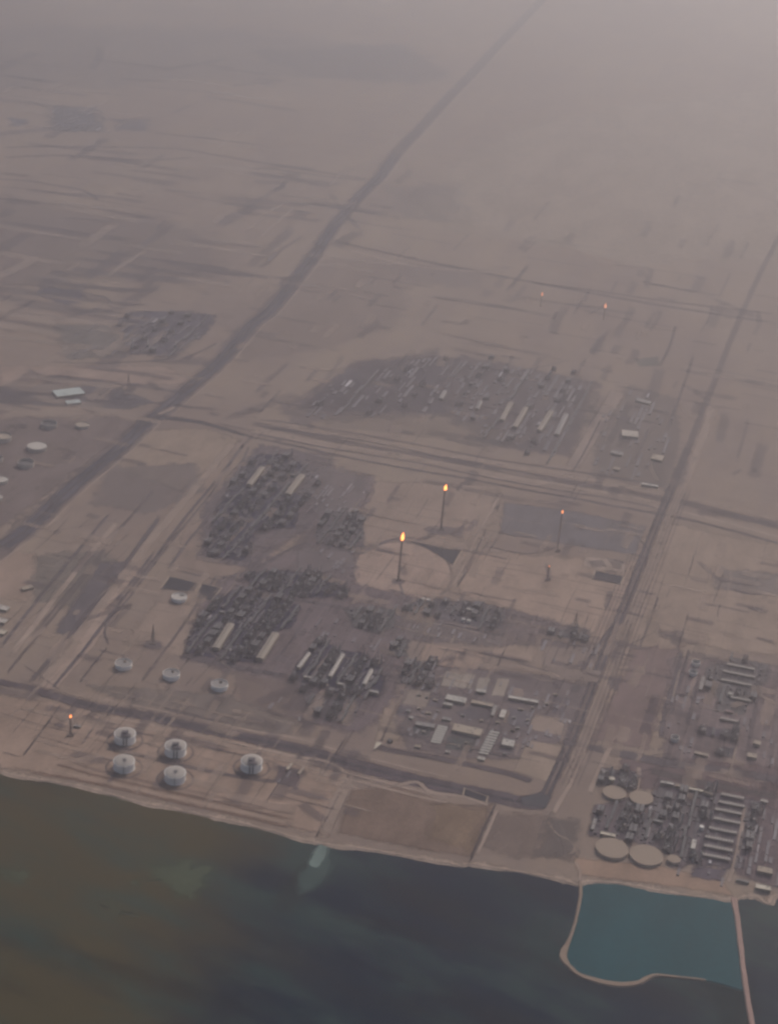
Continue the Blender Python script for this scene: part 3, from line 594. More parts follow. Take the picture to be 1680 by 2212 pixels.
area('gravel_ground', [(1310, 1205), (1345, 1213), (1340, 1230), (1325, 1228)], (0.21, 0.17, 0.145), 0.7, 6)
area('paved_yard', [(605, 1655), (655, 1665), (640, 1705), (590, 1690)], (0.13, 0.10, 0.10), 0.85, 9)
area('gravel_ground', [(868, 1490), (945, 1438), (1080, 1450), (1180, 1460), (1268, 1482), (1225, 1600), (1120, 1640), (1000, 1640), (880, 1618), (850, 1560)], (0.175, 0.142, 0.135), 0.75, 15)
# admin block lots
for pts, c_, op in (([(963, 1450), (1027, 1458), (1016, 1489), (952, 1481)], (0.29, 0.25, 0.20), 1), ([(1034, 1464), (1061, 1467), (1048, 1498), (1025, 1494)], (0.27, 0.235, 0.19), 1),
                    ([(1075, 1465), (1101, 1468), (1088, 1504), (1061, 1503)], (0.28, 0.235, 0.185), 1), ([(1016, 1530), (1062, 1535), (1056, 1555), (1000, 1552), (985, 1540)], (0.115, 0.10, 0.105), .9),
                    ([(1098, 1530), (1152, 1540), (1140, 1572), (1096, 1565)], (0.14, 0.125, 0.13), .9), ([(968, 1591), (1028, 1598), (1018, 1626), (960, 1618)], (0.082, 0.082, 0.078), .95),
                    ([(893, 1570), (932, 1575), (926, 1595), (890, 1590)], (0.085, 0.085, 0.082), .9), ([(930, 1500), (965, 1506), (955, 1530), (925, 1525)], (0.14, 0.12, 0.125), .8),
                    ([(858, 1525), (890, 1530), (884, 1550), (855, 1544)], (0.13, 0.115, 0.12), .8), ([(1085, 1590), (1118, 1595), (1108, 1632), (1074, 1626)], (0.16, 0.135, 0.13), .85),
                    ([(1155, 1545), (1222, 1555), (1212, 1590), (1140, 1575)], (0.29, 0.225, 0.175), .9), ([(1140, 1600), (1215, 1612), (1180, 1690), (1110, 1665)], (0.31, 0.24, 0.18), .9),
                    ([(880, 1490), (930, 1495), (920, 1530), (868, 1520)], (0.25, 0.205, 0.165), .9), ([(1195, 1505), (1232, 1510), (1215, 1545), (1190, 1540)], (0.13, 0.11, 0.115), .8),
                    ([(1238, 1482), (1253, 1484), (1248, 1496), (1232, 1494)], (0.09, 0.08, 0.078), 1), ([(1300, 1450), (1180, 1440), (1190, 1470), (1290, 1475)], (0.28, 0.22, 0.18), .6)):
    area('paved_yard', pts, c_, op, 4)

# ================================================================= THINGS
STEEL, DKSTEEL, RUST = paint((0.15, 0.14, 0.15), 0.55, 0.3), paint((0.062, 0.056, 0.074), 0.6, 0.2), paint((0.13, 0.095, 0.085), 0.7, 0.1)
WPAINT, CREAM, TANW = paint((0.72, 0.67, 0.60), 0.5, 0, .08), paint((0.46, 0.40, 0.31), 0.6, 0, .1), paint((0.33, 0.27, 0.21), 0.8, 0, .12)
PALER, TANR, GREYR = paint((0.46, 0.42, 0.37), 0.7, 0, .15), paint((0.35, 0.285, 0.22), 0.8, 0, .15), paint((0.25, 0.23, 0.215), 0.75, 0, .15)
TWHITE = paint((0.82, 0.79, 0.74), 0.8, 0, .04)
CONC, DARKW = paint((0.55, 0.50, 0.44), 0.85, 0, .14), paint((0.10, 0.085, 0.085), 0.7)

FOOT = [(P(452, 1278).xy, P(452, 1278).xy, 44), (P(400, 1262).xy, P(420, 1266).xy, 30)]   # where ponds, buildings and tanks lie
# ---- full containment gas tanks on the shore
def dome_tank(x, y, D, Hw, label, dark_top):
    p = P(x, y); t = thing('storage_tank', label, 'storage tank', p, math.atan2(p.y, p.x), 'domed gas tanks on the shore')
    r = D / 2
    MB().lathe([(r + 1.6, 0), (r + 1.6, 2.2), (r, 2.4), (r, Hw), (r + 0.7, Hw), (r + 0.7, Hw + 1.4), (r - 1.5, Hw + 1.4)], 72, smooth=False).build('shell', TWHITE, t)
    dome = [((r - 1.5) * math.cos(a), Hw + 1.3 + (D * 0.075) * math.sin(a)) for a in [k * math.pi / 2 / 9 for k in range(9)]] + [(0.6, Hw + 1.3 + D * .075)]
    MB().lathe(dome, 56).build('dome_roof', paint((0.36, 0.325, 0.29), .9, 0, .12), t)
    zt = Hw + D * 0.075
    mt = DKSTEEL if dark_top else STEEL
    b = MB()
    if dark_top:
        b.box((-r * .30, 0, zt + 3.5), (r * .95, r * .62, 1.2)); b.box((-r * .25, r * .1, zt + 6.5), (r * .4, r * .35, 5)); b.box((-r * .62, -r * .1, zt + 2), (r * .5, r * .9, 1.0))
        for k in range(7): b.tube((-r * .1 - k * 2.2, -8, zt - 2), (-r * .1 - k * 2.2, -8, zt + 8), .9)
    else:
        b.box((-r * .12, -r * .05, zt + 2.5), (r * .42, r * .3, 1.2)); b.box((-r * .35, 0, zt + 1.2), (r * .5, 3, 1))
        for k in range(4): b.tube((-r * .1, -5 + k * 3, zt - 1), (-r * .1, -5 + k * 3, zt + 6), .8)
    b.build('pump_platform', mt, t)
    for s in ((-5.5, 5.5) if dark_top else (1.5,)):
        wd = 3.4 if dark_top else 2.0
        rr = MB().box((-(r + 1.4), s, Hw / 2 + 1), (2.4, wd, Hw + 2)); rr.box((-r * .82, s, Hw + 4.0), (r * .4, wd * .8, 1.2)); rr.build('pipe_riser', mt, t)
    MB().tube((r * .5, -r - 1, 0), (r * .2, -r - 1, Hw), .7).build('stair', STEEL, t)
    return t
ring_m = ground_mat((0.13, 0.105, 0.10), 0.85, 0.2, 0.6, 0.02)
def ring(x, y, rad, wd, mat, name='road'):
    c = P(x, y); z = next_z(); n = 48; vs, al = [], []
    for k in range(n):
        a = 2 * math.pi * k / n
        for rr, e in ((rad - wd, 0), (rad - wd * .3, 1), (rad + wd * .3, 1), (rad + wd, 0)): vs.append((c.x + rr * math.cos(a), c.y + rr * math.sin(a), z)); al.append(e)
    fs = [(4 * k + j, 4 * k + j + 1, 4 * ((k + 1) % n) + j + 1, 4 * ((k + 1) % n) + j) for k in range(n) for j in range(3)]
    me = bpy.data.meshes.new(name); me.from_pydata(vs, [], fs); me.materials.append(mat); set_edge(me, al)
    o = bpy.data.objects.new(name, me); C.objects.link(o); o['kind'] = 'structure'
for x, y, lab, dk in ((270, 1600, 'white domed tank with dark roof platform, inland one beside the small shore flare', True), (379, 1626, 'white domed tank with dark roof platform, middle of the inland row', True),
                      (543, 1659, 'white domed tank standing alone at the right end of the shore tanks', True), (268, 1659, 'white domed tank with plain roof nearest the water, left one', False),
                      (378, 1684, 'white domed tank with plain roof nearest the water, right one', False)):
    ring(x, y, 62, 5, ring_m)
    if dk: area('paved_yard', [(x - 30, y + 8), (x + 20, y + 16), (x + 8, y + 28), (x - 40, y + 20)], (0.125, 0.105, 0.10), 0.8, 8)
    D = 46 * mpp(x, y); dome_tank(x, y, D, D * 0.40, lab, dk)
strip('road', [(230, 1618), (300, 1632), (400, 1656), (520, 1680), (600, 1690)], 13, ring_m, 8)
strip('road', [(215, 1570), (330, 1590), (470, 1620), (600, 1650)], 8, RDL, 6)

# ---- flat tanks with a sunken floating roof
def flat_tank(x, y, D, H, label, group, roof=None, shell=None, sunk=4.0, cat='storage tank', name='oil_tank'):
    p = P(x, y); t = thing(name, label, cat, p, 0.0, group); r = D / 2; FOOT.append((p.xy, p.xy, r))
    MB().lathe([(r, 0), (r, H), (r - .5, H), (r - .5, H - sunk - 1)], 56, smooth=False, caps=False).build('shell', shell or WPAINT, t)
    MB().lathe([(r - .6, H - sunk - .8), (r - .7, H - sunk), (r * .5, H - sunk + .15), (.5, H - sunk + .3)], 56, smooth=False).build('roof', roof or TANR, t)
    g = MB()
    for zz in (H - .6, H * .72): g.lathe([(r + .9, zz - .2), (r + .9, zz + .2), (r, zz + .2), (r, zz - .2)], 56, smooth=False, caps=False)
    g.build('wind_girder', shell or WPAINT, t)
    s = MB(); a0 = 3.9
    for k in range(10):
        a = a0 + k * .07; a2 = a + .07
        s.tube((math.cos(a) * (r + 1.2), math.sin(a) * (r + 1.2), H * k / 10), (math.cos(a2) * (r + 1.2), math.sin(a2) * (r + 1.2), H * (k + 1) / 10), .5, 4)
    s.build('stair', STEEL, t)
    if sunk > 2: MB().tube((0, r * .9, H), (0, r * .2, H - sunk + .4), .8, 4).build('roof_ladder', STEEL, t)
    return t
ROOFT = paint((0.30, 0.232, 0.178), .95, 0, .06)
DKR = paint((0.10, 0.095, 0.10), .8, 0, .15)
for x, y, lab in ((267, 1441, 'squat white tank in the fenced plot, leftmost of three in a row'), (370, 1463, 'squat white tank in the fenced plot, middle of three in a row'),
                  (474, 1486, 'squat white tank in the fenced plot, rightmost of three in a row')):
    t = flat_tank(x, y, 36.5 * mpp(x, y), 20, lab, 'three squat white tanks', GREYR, TWHITE)
    MB().box((3, 12, 19), (9, 8, 6)).build('roof_platform', RUST, t)
t = flat_tank(387, 1296, 32.5 * mpp(387, 1296), 18, 'squat white tank in front of the two black ponds', None, PALER, TWHITE)
MB().box((10, 14, 17), (14, 12, 4)).build('roof_platform', GREYR, t)
for x, y, wpx, lab, rf, H in ((1326, 1717, 48, 'broad tan roofed tank, left one of the smaller inland pair', ROOFT, 11), (1384, 1728, 49, 'broad tan roofed tank, right one of the smaller inland pair', ROOFT, 11),
                             (1321, 1838, 68, 'very broad tan roofed tank nearest the basin, left one', ROOFT, 12), (1395, 1853, 69, 'very broad tan roofed tank nearest the basin, right one', ROOFT, 12),
                             (1454, 1862, 27, 'small tan roofed tank right of the two broad tanks by the basin', ROOFT, 13)):
    flat_tank(x, y, wpx * mpp(x, y), H, lab, None, rf, paint((0.42, 0.33, 0.26), .9, 0, .1), .3)
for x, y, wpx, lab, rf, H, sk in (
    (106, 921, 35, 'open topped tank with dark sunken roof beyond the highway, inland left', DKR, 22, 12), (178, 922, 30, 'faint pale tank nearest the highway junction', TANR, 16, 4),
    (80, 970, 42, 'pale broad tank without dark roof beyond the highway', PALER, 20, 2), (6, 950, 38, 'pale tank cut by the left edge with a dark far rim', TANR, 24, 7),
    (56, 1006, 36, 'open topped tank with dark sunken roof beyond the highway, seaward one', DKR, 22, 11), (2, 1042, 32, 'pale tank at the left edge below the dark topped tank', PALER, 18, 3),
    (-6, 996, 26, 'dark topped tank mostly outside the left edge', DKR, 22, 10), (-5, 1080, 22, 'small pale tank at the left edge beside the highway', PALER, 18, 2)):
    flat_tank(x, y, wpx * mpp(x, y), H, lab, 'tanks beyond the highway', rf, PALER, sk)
for x, y, wpx, lab in ((1502, 1437, 17, 'dark topped tank in the right hand plant, further one of two'), (1496, 1458, 18, 'dark topped tank in the right hand plant, nearer one of two'),
                       (1457, 1600, 17, 'dark topped tank standing alone on the brown plot')):
    flat_tank(x, y, wpx * mpp(x, y), 17, lab, 'dark topped tanks in the right hand plant', DKR, WPAINT, 8)
for k, (x, y) in enumerate(((1011, 1320), (1022, 1322), (1000, 1342), (1012, 1345), (914, 1298), (925, 1300))):
    lab = ('left', 'right')[k % 2] + ' one of the ' + ('inland', 'seaward', 'western')[k // 2] + ' pair of small pale tanks in the utility plot'
    flat_tank(x, y, 7.5 * mpp(x, y), 13, lab, 'small pale tanks in the utility plot', PALER, WPAINT, 1.0)
flat_tank(1514, 1793, 9 * mpp(1514, 1793), 16, 'small white tank standing alone amid the dark refinery', None, WPAINT, WPAINT, 1.0)
flat_tank(1320, 1690, 12 * mpp(1320, 1690), 18, 'small pale tank behind the inland pair of broad tanks', None, CREAM, CREAM, 1.0)

# ---- flares
def flare(bx, by, tx, ty, label, fl_h, fl_w, col, strength, derrick=True, thick=2.2, lean=0.3, stackmat=None):
    p = P(bx, by); H = height_between(bx, by, tx, ty); t = thing('flare_stack', label, 'flare', p, 0.0)
    MB().lathe([(thick * 1.3, 0), (thick, H * .3), (thick * .85, H - 4), (thick * 1.15, H - 3.5), (thick * 1.15, H)], 12).build('stack', stackmat or DKSTEEL, t)
    if derrick:
        d = MB(); cs = [(math.cos(a), math.sin(a)) for a in (0.5, 2.6, 4.7)]
        wb, wt, n = thick * 3.0, thick * 1.9, 11
        for i in range(n):
            z0, z1 = H * .96 * i / n, H * .96 * (i + 1) / n; r0, r1 = wb + (wt - wb) * i / n, wb + (wt - wb) * (i + 1) / n
            for k in range(3):
                a, b = cs[k], cs[(k + 1) % 3]
                d.tube((a[0] * r0, a[1] * r0, z0), (a[0] * r1, a[1] * r1, z1), .42, 4); d.tube((a[0] * r0, a[1] * r0, z0), (b[0] * r1, b[1] * r1, z1), .3, 4); d.tube((a[0] * r1, a[1] * r1, z1), (b[0] * r1, b[1] * r1, z1), .3, 4)
        d.build('derrick', stackmat or DKSTEEL, t)
        MB().lathe([(thick * 2.6, H - 9), (thick * 2.6, H - 8), (thick, H - 8)], 12).build('platform', DKSTEEL, t)
        k = MB(); k.tube((9, -6, 0), (9, -6, 12), 3.2, 12); k.tube((-10, -9, 3), (4, -12, 3), 2.4, 12); k.box((0, -2, 1), (26, 24, 1.4)); k.build('knockout_drum', RUST, t)
    prof = [(.12, 0), (.36, .10), (.5, .26), (.46, .45), (.33, .66), (.17, .85), (.03, 1)]
    f = MB(); n = 12; vs = []; fs = []
    for i, (r, z) in enumerate(prof):
        wob = math.sin(z * 7) * .08
        for k in range(n):
            a = 2 * math.pi * k / n; vs.append(((r * math.cos(a) + lean * z * 1.2 + wob) * fl_w, r * math.sin(a) * fl_w, H + 1 + z * fl_h))
    for i in range(len(prof) - 1):
        for k in range(n): fs.append((i * n + k, i * n + (k + 1) % n, (i + 1) * n + (k + 1) % n, (i + 1) * n + k))
    f.add(vs, fs, True).build('flame', glow(col, strength), t)
    return t
FL = (1.0, 0.27, 0.06)
flare(860, 1253, 867.5, 1168, 'tall dark flare stack with a bright flame in the centre of the sand disc', 38, 12.5, FL, 9)
flare(952, 1143, 959.5, 1059, 'tall dark flare stack with a bright flame behind the sand disc', 28, 12.5, FL, 9)
flare(1203, 1190, 1211.5, 1109, 'thin pinkish flare stack with a small flame by the grey plot', 15, 6, FL, 5, True, 1.4, .05, paint((0.22, 0.15, 0.14), .7))
flare(152, 1588, 154, 1551, 'small flare at the shore left of the domed tanks', 13, 7.5, FL, 5, True, 1.2, .3)
flare(1182, 1252, 1182.5, 1225, 'tiny reddish flare in the bare sand between ponds and disc', 8, 4, (1, .3, .08), 3, True, 1.1, 0, paint((0.24, 0.14, 0.13), .7))
flare(1167, 662, 1169, 639, 'left one of two distant flares near the horizon road', 27, 11, (1, .36, .18), 1.6, False, 1.8, .2)
flare(1303, 690, 1304.7, 665, 'right one of two distant flares near the horizon road', 30, 13, (1, .36, .18), 2.4, False, 1.8, .05)
def mast(x, y, h, w_, label, mat=DKSTEEL):
    t = thing('lattice_mast', label, 'mast', P(x, y)); d = MB(); n = 8; cs = [(1, 1), (-1, 1), (-1, -1), (1, -1)]
    for i in range(n):
        z0, z1 = h * i / n, h * (i + 1) / n; r0, r1 = w_ * (1 - i / n) + .6, w_ * (1 - (i + 1) / n) + .6
        for k in range(4):
            a, b = cs[k], cs[(k + 1) % 4]
            d.tube((a[0] * r0, a[1] * r0, z0), (a[0] * r1, a[1] * r1, z1), .5, 4); d.tube((a[0] * r0, a[1] * r0, z0), (b[0] * r1, b[1] * r1, z1), .35, 4)
    d.build('tower', mat, t); MB().tube((0, 0, 0), (0, 0, h + 8), 1.2, 8).build('pole', mat, t)
    MB().box((0, 0, 2), (w_ * 3.4, w_ * 2.6, 4)).build('base', RUST, t); return t
mast(330, 1390, 80, 7, 'thin lattice mast on the sand plot left of the twin shelters')
mast(1242, 1352, 62, 10, 'broad dark lattice tower at the corner of the sand plot')
mast(277, 850, 110, 12, 'dark lattice tower left of the highway junction')
area('gravel_ground', blob(330, 1394, 22, 10, 12, 8), (0.13, 0.11, 0.115), .7, 10)
area('gravel_ground', blob(1243, 1362, 26, 10, 12, 9), (0.13, 0.115, 0.11), .7, 10)
area('gravel_ground', blob(952, 1146, 34, 10, 14, 11), (0.16, 0.13, 0.125), .8, 14)
area('gravel_ground', blob(860, 1257, 14, 6, 12, 12), (0.18, 0.14, 0.13), .8, 8)

# ---- buildings
def building(p1, p2, width, h, label, cat='building', roof=None, wall=None, name='building', group=None, style='flat'):
    a, b = P(*p1, h), P(*p2, h); d = b - a; L = d.length; c = (a + b) / 2; rz = math.atan2(d.y, d.x)
    FOOT.append((a.xy, b.xy, width / 2))
    t = thing(name, label, cat, (c.x, c.y, 0), rz, group); wm, rm = wall or TANW, roof or PALER
    MB().box((0, 0, h / 2 - .3), (L, width, h + .6)).build('wall', wm, t)
    if style == 'gable':
        rw = width / 2 + 1.2; rl = L / 2 + 1.2; rh = width * .12
        MB().add([(-rl, -rw, h), (rl, -rw, h), (rl, rw, h), (-rl, rw, h), (-rl, 0, h + rh), (rl, 0, h + rh)], [(0, 1, 5, 4), (2, 3, 4, 5), (1, 2, 5), (3, 0, 4), (3, 2, 1, 0)]).build('roof', rm, t)
        v = MB()
        for k in range(max(2, int(L / 22))): v.box((-L / 2 + (k + .5) * L / max(2, int(L / 22)), 0, h + rh + .8), (5, 3.2, 2.2))
        v.build('roof_vent', GREYR, t)
    else:
        MB().box((0, 0, h + .35), (L + .8, width + .8, .7)).build('roof', rm, t)
        pr = MB()
        for sx in (-1, 1): pr.box((sx * (L / 2 + .1), 0, h + 1.1), (.7, width + .9, 1.2))
        for sy in (-1, 1): pr.box((0, sy * (width / 2 + .1), h + 1.1), (L - .6, .7, 1.2))
        pr.build('parapet', rm, t)
        rr = random.Random(label); u = MB()
        for k in range(max(1, min(6, int(L * width / 500)))): u.box((rr.uniform(-.38, .38) * L, rr.uniform(-.3, .3) * width, h + 1.9), (rr.uniform(2.5, 6), rr.uniform(2, 4), 2.4))
        u.build('roof_plant', GREYR, t)
    dn = max(1, int(L / 30)); dd = MB()
    for k in range(dn): dd.box((-L / 2 + (k + .5) * L / dn, -width / 2 - .15, 2.2), (4.5, .35, 4.4))
    dd.build('door', DARKW, t)
    if cat != 'shelter':
        wn = MB()
        for sy in (-1, 1):
            for zz in ([h * .68] if h < 9 else [h * .38, h * .74]): wn.box((0, sy * (width / 2 + .1), zz), (L * .9, .3, 1.3))
        wn.build('window', DARKW, t)
    return t
SHR = paint((0.285, 0.24, 0.195), .8, 0, .1)
for p1, p2, wd, h, lab in (
    ((466, 1399), (499, 1347), 28, 16, 'pale roofed compressor shelter, left one of the twin shelters'), ((561, 1422), (596, 1367), 29, 16, 'pale roofed compressor shelter, right one of the twin shelters'),
    ((538, 1046), (567, 1008), 25, 16, 'faint compressor shelter, left one in the inland unit'), ((622, 1066), (653, 1025), 28, 16, 'faint compressor shelter, right one in the inland unit'),
    ((645, 1441), (668, 1410), 12, 14, 'slim pale shelter, leftmost of the three slim shelters'), ((713, 1460), (741, 1413), 12, 14, 'slim pale shelter, middle of the three slim shelters'),
    ((786, 1477), (803, 1446), 12, 14, 'slim pale shelter, rightmost of the three slim shelters'),
    ((1112, 921), (1136, 879), 24, 16, 'palest long shelter in the far purple unit'), ((1084, 906), (1104, 868), 24, 16, 'long shelter just left of the palest one in the far unit'),
    ((1030, 882), (1038, 865), 18, 14, 'short shelter left of the long ones in the far unit'), ((952, 860), (962, 843), 20, 14, 'short shelter at the left end of the far unit'),
    ((1165, 928), (1191, 887), 24, 16, 'long shelter right of the palest one in the far unit'), ((1202, 937), (1223, 894), 24, 16, 'rightmost long shelter in the far unit')):
    building(p1, p2, wd, h, lab, 'shelter', (GREYR if 'far' in lab and 'palest' not in lab else SHR) if 'slim' not in lab else PALER, TANW, 'compressor_shelter', 'compressor shelters', 'gable')
W2 = paint((0.40, 0.375, 0.33), .7, 0, .1)
for p1, p2, wd, h, lab, rm in (
    ((118, 850), (178, 843), 85, 12, 'largest white roofed shed beside the dark yard beyond the highway', paint((0.42, 0.47, 0.44), .6, 0, .12)),
    ((143, 869), (173, 866), 42, 9, 'smaller white roofed shed in front of the largest one', paint((0.46, 0.51, 0.48), .6, 0, .1)),
    ((1029, 1491), (1049, 1494), 18, 10, 'small pale block at the seaward end of a gravel lot', W2), ((964, 1505), (1006, 1514), 34, 12, 'large white L shaped building by the dark lane', W2),
    ((958, 1519), (976, 1523), 14, 12, 'short wing in front of the large white building', W2), ((1019, 1515), (1064, 1524), 20, 9, 'long tan building behind the dark car park', TANR),
    ((1098, 1505), (1162, 1516), 18, 11, 'long white roofed warehouse by the crossroads', PALER), ((1071, 1524), (1063, 1546), 12, 8, 'narrow grey building right of the dark car park', GREYR),
    ((1089, 1534), (1083, 1550), 19, 10, 'small white building with bright roof right of the car park', PALER), ((979, 1570), (1040, 1583), 48, 12, 'widest tan office building with garden in front', TANR),
    ((898, 1562), (938, 1569), 22, 9, 'grey office building above the dark garden', GREYR), ((955, 1551), (974, 1555), 16, 8, 'low grey building behind the widest tan office', GREYR),
    ((1085, 1602), (1110, 1607), 42, 13, 'square pale building at the right of the office blocks', W2), ((962, 1623), (972, 1625), 10, 6, 'tiny white gatehouse below the garden', PALER),
    ((1032, 1637), (1047, 1640), 17, 7, 'tiny pale building below the carports, nearest the road', W2), ((896, 1611), (908, 1613), 14, 6, 'tiny tan building left of the carports, below the garden', TANR),
    ((884, 1549), (892, 1551), 13, 7, 'tiny bright white building at the left of the offices', PALER), ((878, 1534), (886, 1536), 14, 7, 'small grey building behind the tiny bright white one', GREYR),
    ((1343, 934), (1378, 938), 75, 14, 'largest pale building of the distant office block', paint((0.44, 0.385, 0.32), .8, 0, .1)), ((1408, 985), (1432, 990), 65, 12, 'second pale building by the distant crossroad', TANR),
    ((1386, 1044), (1421, 1050), 20, 10, 'long white building in front of the distant office block', PALER), ((1375, 862), (1405, 870), 40, 10, 'faint grey building at the back of the distant office block', GREYR),
    ((1320, 975), (1345, 980), 40, 10, 'faint grey building left of the second pale building', GREYR), ((1325, 1010), (1338, 1013), 28, 10, 'small pale building at the left front of the distant office block', TANR),
    ((1427, 1689), (1455, 1694), 12, 12, 'white roofed shed, leftmost of four in a line', PALER), ((1458, 1696), (1485, 1701), 12, 11, 'tan roofed shed, second from left of four in a line', TANR),
    ((1488, 1703), (1518, 1709), 12, 11, 'pale roofed shed, third from left of four in a line', CREAM), ((1522, 1711), (1539, 1716), 12, 11, 'short shed, rightmost of four in a line', TANR),
    ((1297, 1799), (1329, 1806), 15, 10, 'pale shed just behind the very broad left tank', CREAM), ((1286, 1768), (1279, 1792), 10, 9, 'slim grey shed left of the dark refinery', GREYR),
    ((1410, 1771), (1432, 1776), 11, 10, 'small grey roofed shed in the middle of the refinery', GREYR), ((1500, 1814), (1496, 1834), 15, 12, 'pale upright block right of the small tan tank', W2),
    ((1636, 1876), (1668, 1883), 28, 12, 'tan warehouse behind the white quay shed', TANR), ((1632, 1914), (1664, 1920), 22, 12, 'white quay shed beside the right hand water', CREAM),
    ((1590, 1900), (1618, 1906), 9, 8, 'slim grey quay shed left of the white quay shed', GREYR), ((1643, 1729), (1658, 1732), 12, 10, 'small white block at the right edge above the refinery', PALER),
    ((1615, 1630), (1634, 1634), 28, 12, 'pale block, nearer one of two on the brown right hand plot', TANR), ((1628, 1602), (1642, 1606), 26, 12, 'pale block, further one of two on the brown right hand plot', TANR),
    ((1573, 1497), (1583, 1500), 18, 11, 'small pale block inside the right hand grey unit', W2), ((1520, 1462), (1512, 1490), 12, 9, 'slim grey building along the right hand grey unit', GREYR),
    ((1566, 1535), (1584, 1539), 9, 9, 'slim pink roofed shed in the right hand plant', paint((0.33, 0.22, 0.20), .7)), ((1500, 1625), (1530, 1632), 14, 9, 'low tan shed on the brown plot behind the shore road', TANR),
    ((-4, 1310), (18, 1316), 30, 9, 'pale shed at the left edge, furthest of three', PALER), ((-4, 1338), (14, 1343), 30, 9, 'pale shed at the left edge, middle of three', PALER),
    ((-6, 1362), (12, 1367), 30, 9, 'pale shed at the left edge, nearest of three', CREAM), ((48, 1272), (70, 1266), 24, 8, 'small pale shed on the sand near the left edge', TANR),
    ((656, 1461), (674, 1464), 10, 12, 'short white roof under the leftmost slim shelter', PALER), ((729, 1476), (747, 1479), 10, 12, 'short white roof under the middle slim shelter', PALER),
    ((798, 1492), (817, 1496), 10, 12, 'short white roof under the rightmost slim shelter', PALER), ((474, 1320), (486, 1323), 10, 10, 'tiny pale roof above the twin shelters', GREYR),
    ((627, 1025), (637, 1026), 12, 10, 'tiny pale roof beside the faint inland shelters', GREYR), ((838, 1598), (846, 1602), 14, 8, 'dark little block beside the white gate canopy', DKR),
    ((620, 1662), (630, 1650), 8, 7, 'slim pale shed right of the lone domed tank, left one', CREAM), ((645, 1672), (656, 1657), 8, 7, 'slim pale shed right of the lone domed tank, right one', TANR),
    ((1102, 1576), (1112, 1578), 8, 8, 'tiny dark red block behind the right carports', RUST), ((160, 1567), (175, 1570), 12, 6, 'tiny grey shed beside the small shore flare', GREYR)):
    building(p1, p2, wd, h, lab, 'building', rm, DARKW if rm is DKR else TANW, 'building')
for x, y, L_, w_ in ((905, 1500, 16, 11), (922, 1506, 11, 9), (940, 1512, 18, 9), (905, 1530, 14, 12), (925, 1540, 20, 10), (945, 1536, 9, 9), (1000, 1545, 15, 9), (1040, 1556, 12, 12), (1075, 1560, 16, 10), (1110, 1550, 13, 11),
                       (1125, 1532, 22, 9), (1140, 1555, 12, 10), (1118, 1572, 15, 12), (1150, 1528, 10, 10), (1008, 1604, 14, 9), (992, 1612, 10, 9), (1090, 1628, 13, 9), (1180, 1520, 14, 11), (1200, 1500, 20, 9), (915, 1580, 12, 9)):
    k_ = L_ / 2 / mpp(x, y); building((x - k_, y - k_ * .17), (x + k_, y + k_ * .17), w_, 6, 'one of the small plain huts packed between the office buildings', 'hut', GREYR if L_ % 2 else TANR, TANW, 'hut', 'small huts among the offices')
# white canopy over the gate: a wedge roof on posts
a, b = P(819, 1608), P(808, 1622); d = b - a
t = thing('gate_canopy', 'bright white wedge shaped canopy over the gate road', 'canopy', a, math.atan2(d.y, d.x))
L = d.length; MB().add([(0, -11, 9), (0, 11, 9), (L, 2.5, 8), (L, -2.5, 8), (0, -11, 8), (0, 11, 8), (L, 2.5, 7), (L, -2.5, 7)], [(0, 1, 2, 3), (7, 6, 5, 4), (0, 3, 7, 4), (1, 0, 4, 5), (2, 1, 5, 6), (3, 2, 6, 7)]).build('roof', CREAM, t)
pp = MB()
for x_, y_ in ((3, -8), (3, 8), (L * .5, -6), (L * .5, 6), (L - 4, 0)): pp.tube((x_, y_, 0), (x_, y_, 8), .5)
pp.build('post', STEEL, t)
# carports: rows of shade roofs
def carport_rows(x0, y0, x1, y1, n, lenpx, which):
    for k in range(n):
        f = k / (n - 1); x, y = x0 + (x1 - x0) * f, y0 + (y1 - y0) * f; a, b = P(x - lenpx / 2, y - lenpx * .1, 3), P(x + lenpx / 2, y + lenpx * .1, 3); d = b - a; c = (a + b) / 2
        o = ('furthest' if k == 0 else 'nearest' if k == n - 1 else ('second', 'third', 'fourth', 'fifth', 'sixth', 'seventh', 'eighth')[k - 1] + ' furthest')
        t = thing('carport', f'pale striped carport, {o} row of the {which} carports', 'carport', (c.x, c.y, 0), math.atan2(d.y, d.x), f'rows of the {which} carports')
        MB().add([(-d.length / 2, -5, 5.0), (d.length / 2, -5, 5.0), (d.length / 2, 5, 5.9), (-d.length / 2, 5, 5.9), (-d.length / 2, -5, 4.7), (d.length / 2, -5, 4.7), (d.length / 2, 5, 5.6), (-d.length / 2, 5, 5.6)],
                 [(0, 1, 2, 3), (7, 6, 5, 4), (0, 4, 5, 1), (1, 5, 6, 2), (2, 6, 7, 3), (3, 7, 4, 0)]).build('roof', W2, t)
        p_ = MB()
        for q in range(6): p_.tube((-d.length / 2 + 2 + q * (d.length - 4) / 5, 3, 0), (-d.length / 2 + 2 + q * (d.length - 4) / 5, 3, 5.5), .2, 4)
        p_.build('post', STEEL, t)
area('paved_yard', [(943, 1565), (970, 1569), (952, 1608), (927, 1605)], (0.12, 0.10, 0.10), .9, 4)
area('paved_yard', [(1056, 1577), (1080, 1581), (1056, 1632), (1030, 1628)], (0.12, 0.10, 0.10), .9, 4)
carport_rows(956, 1571, 941, 1604, 8, 22, 'left'); carport_rows(1068, 1583, 1044, 1628, 9, 21, 'right')

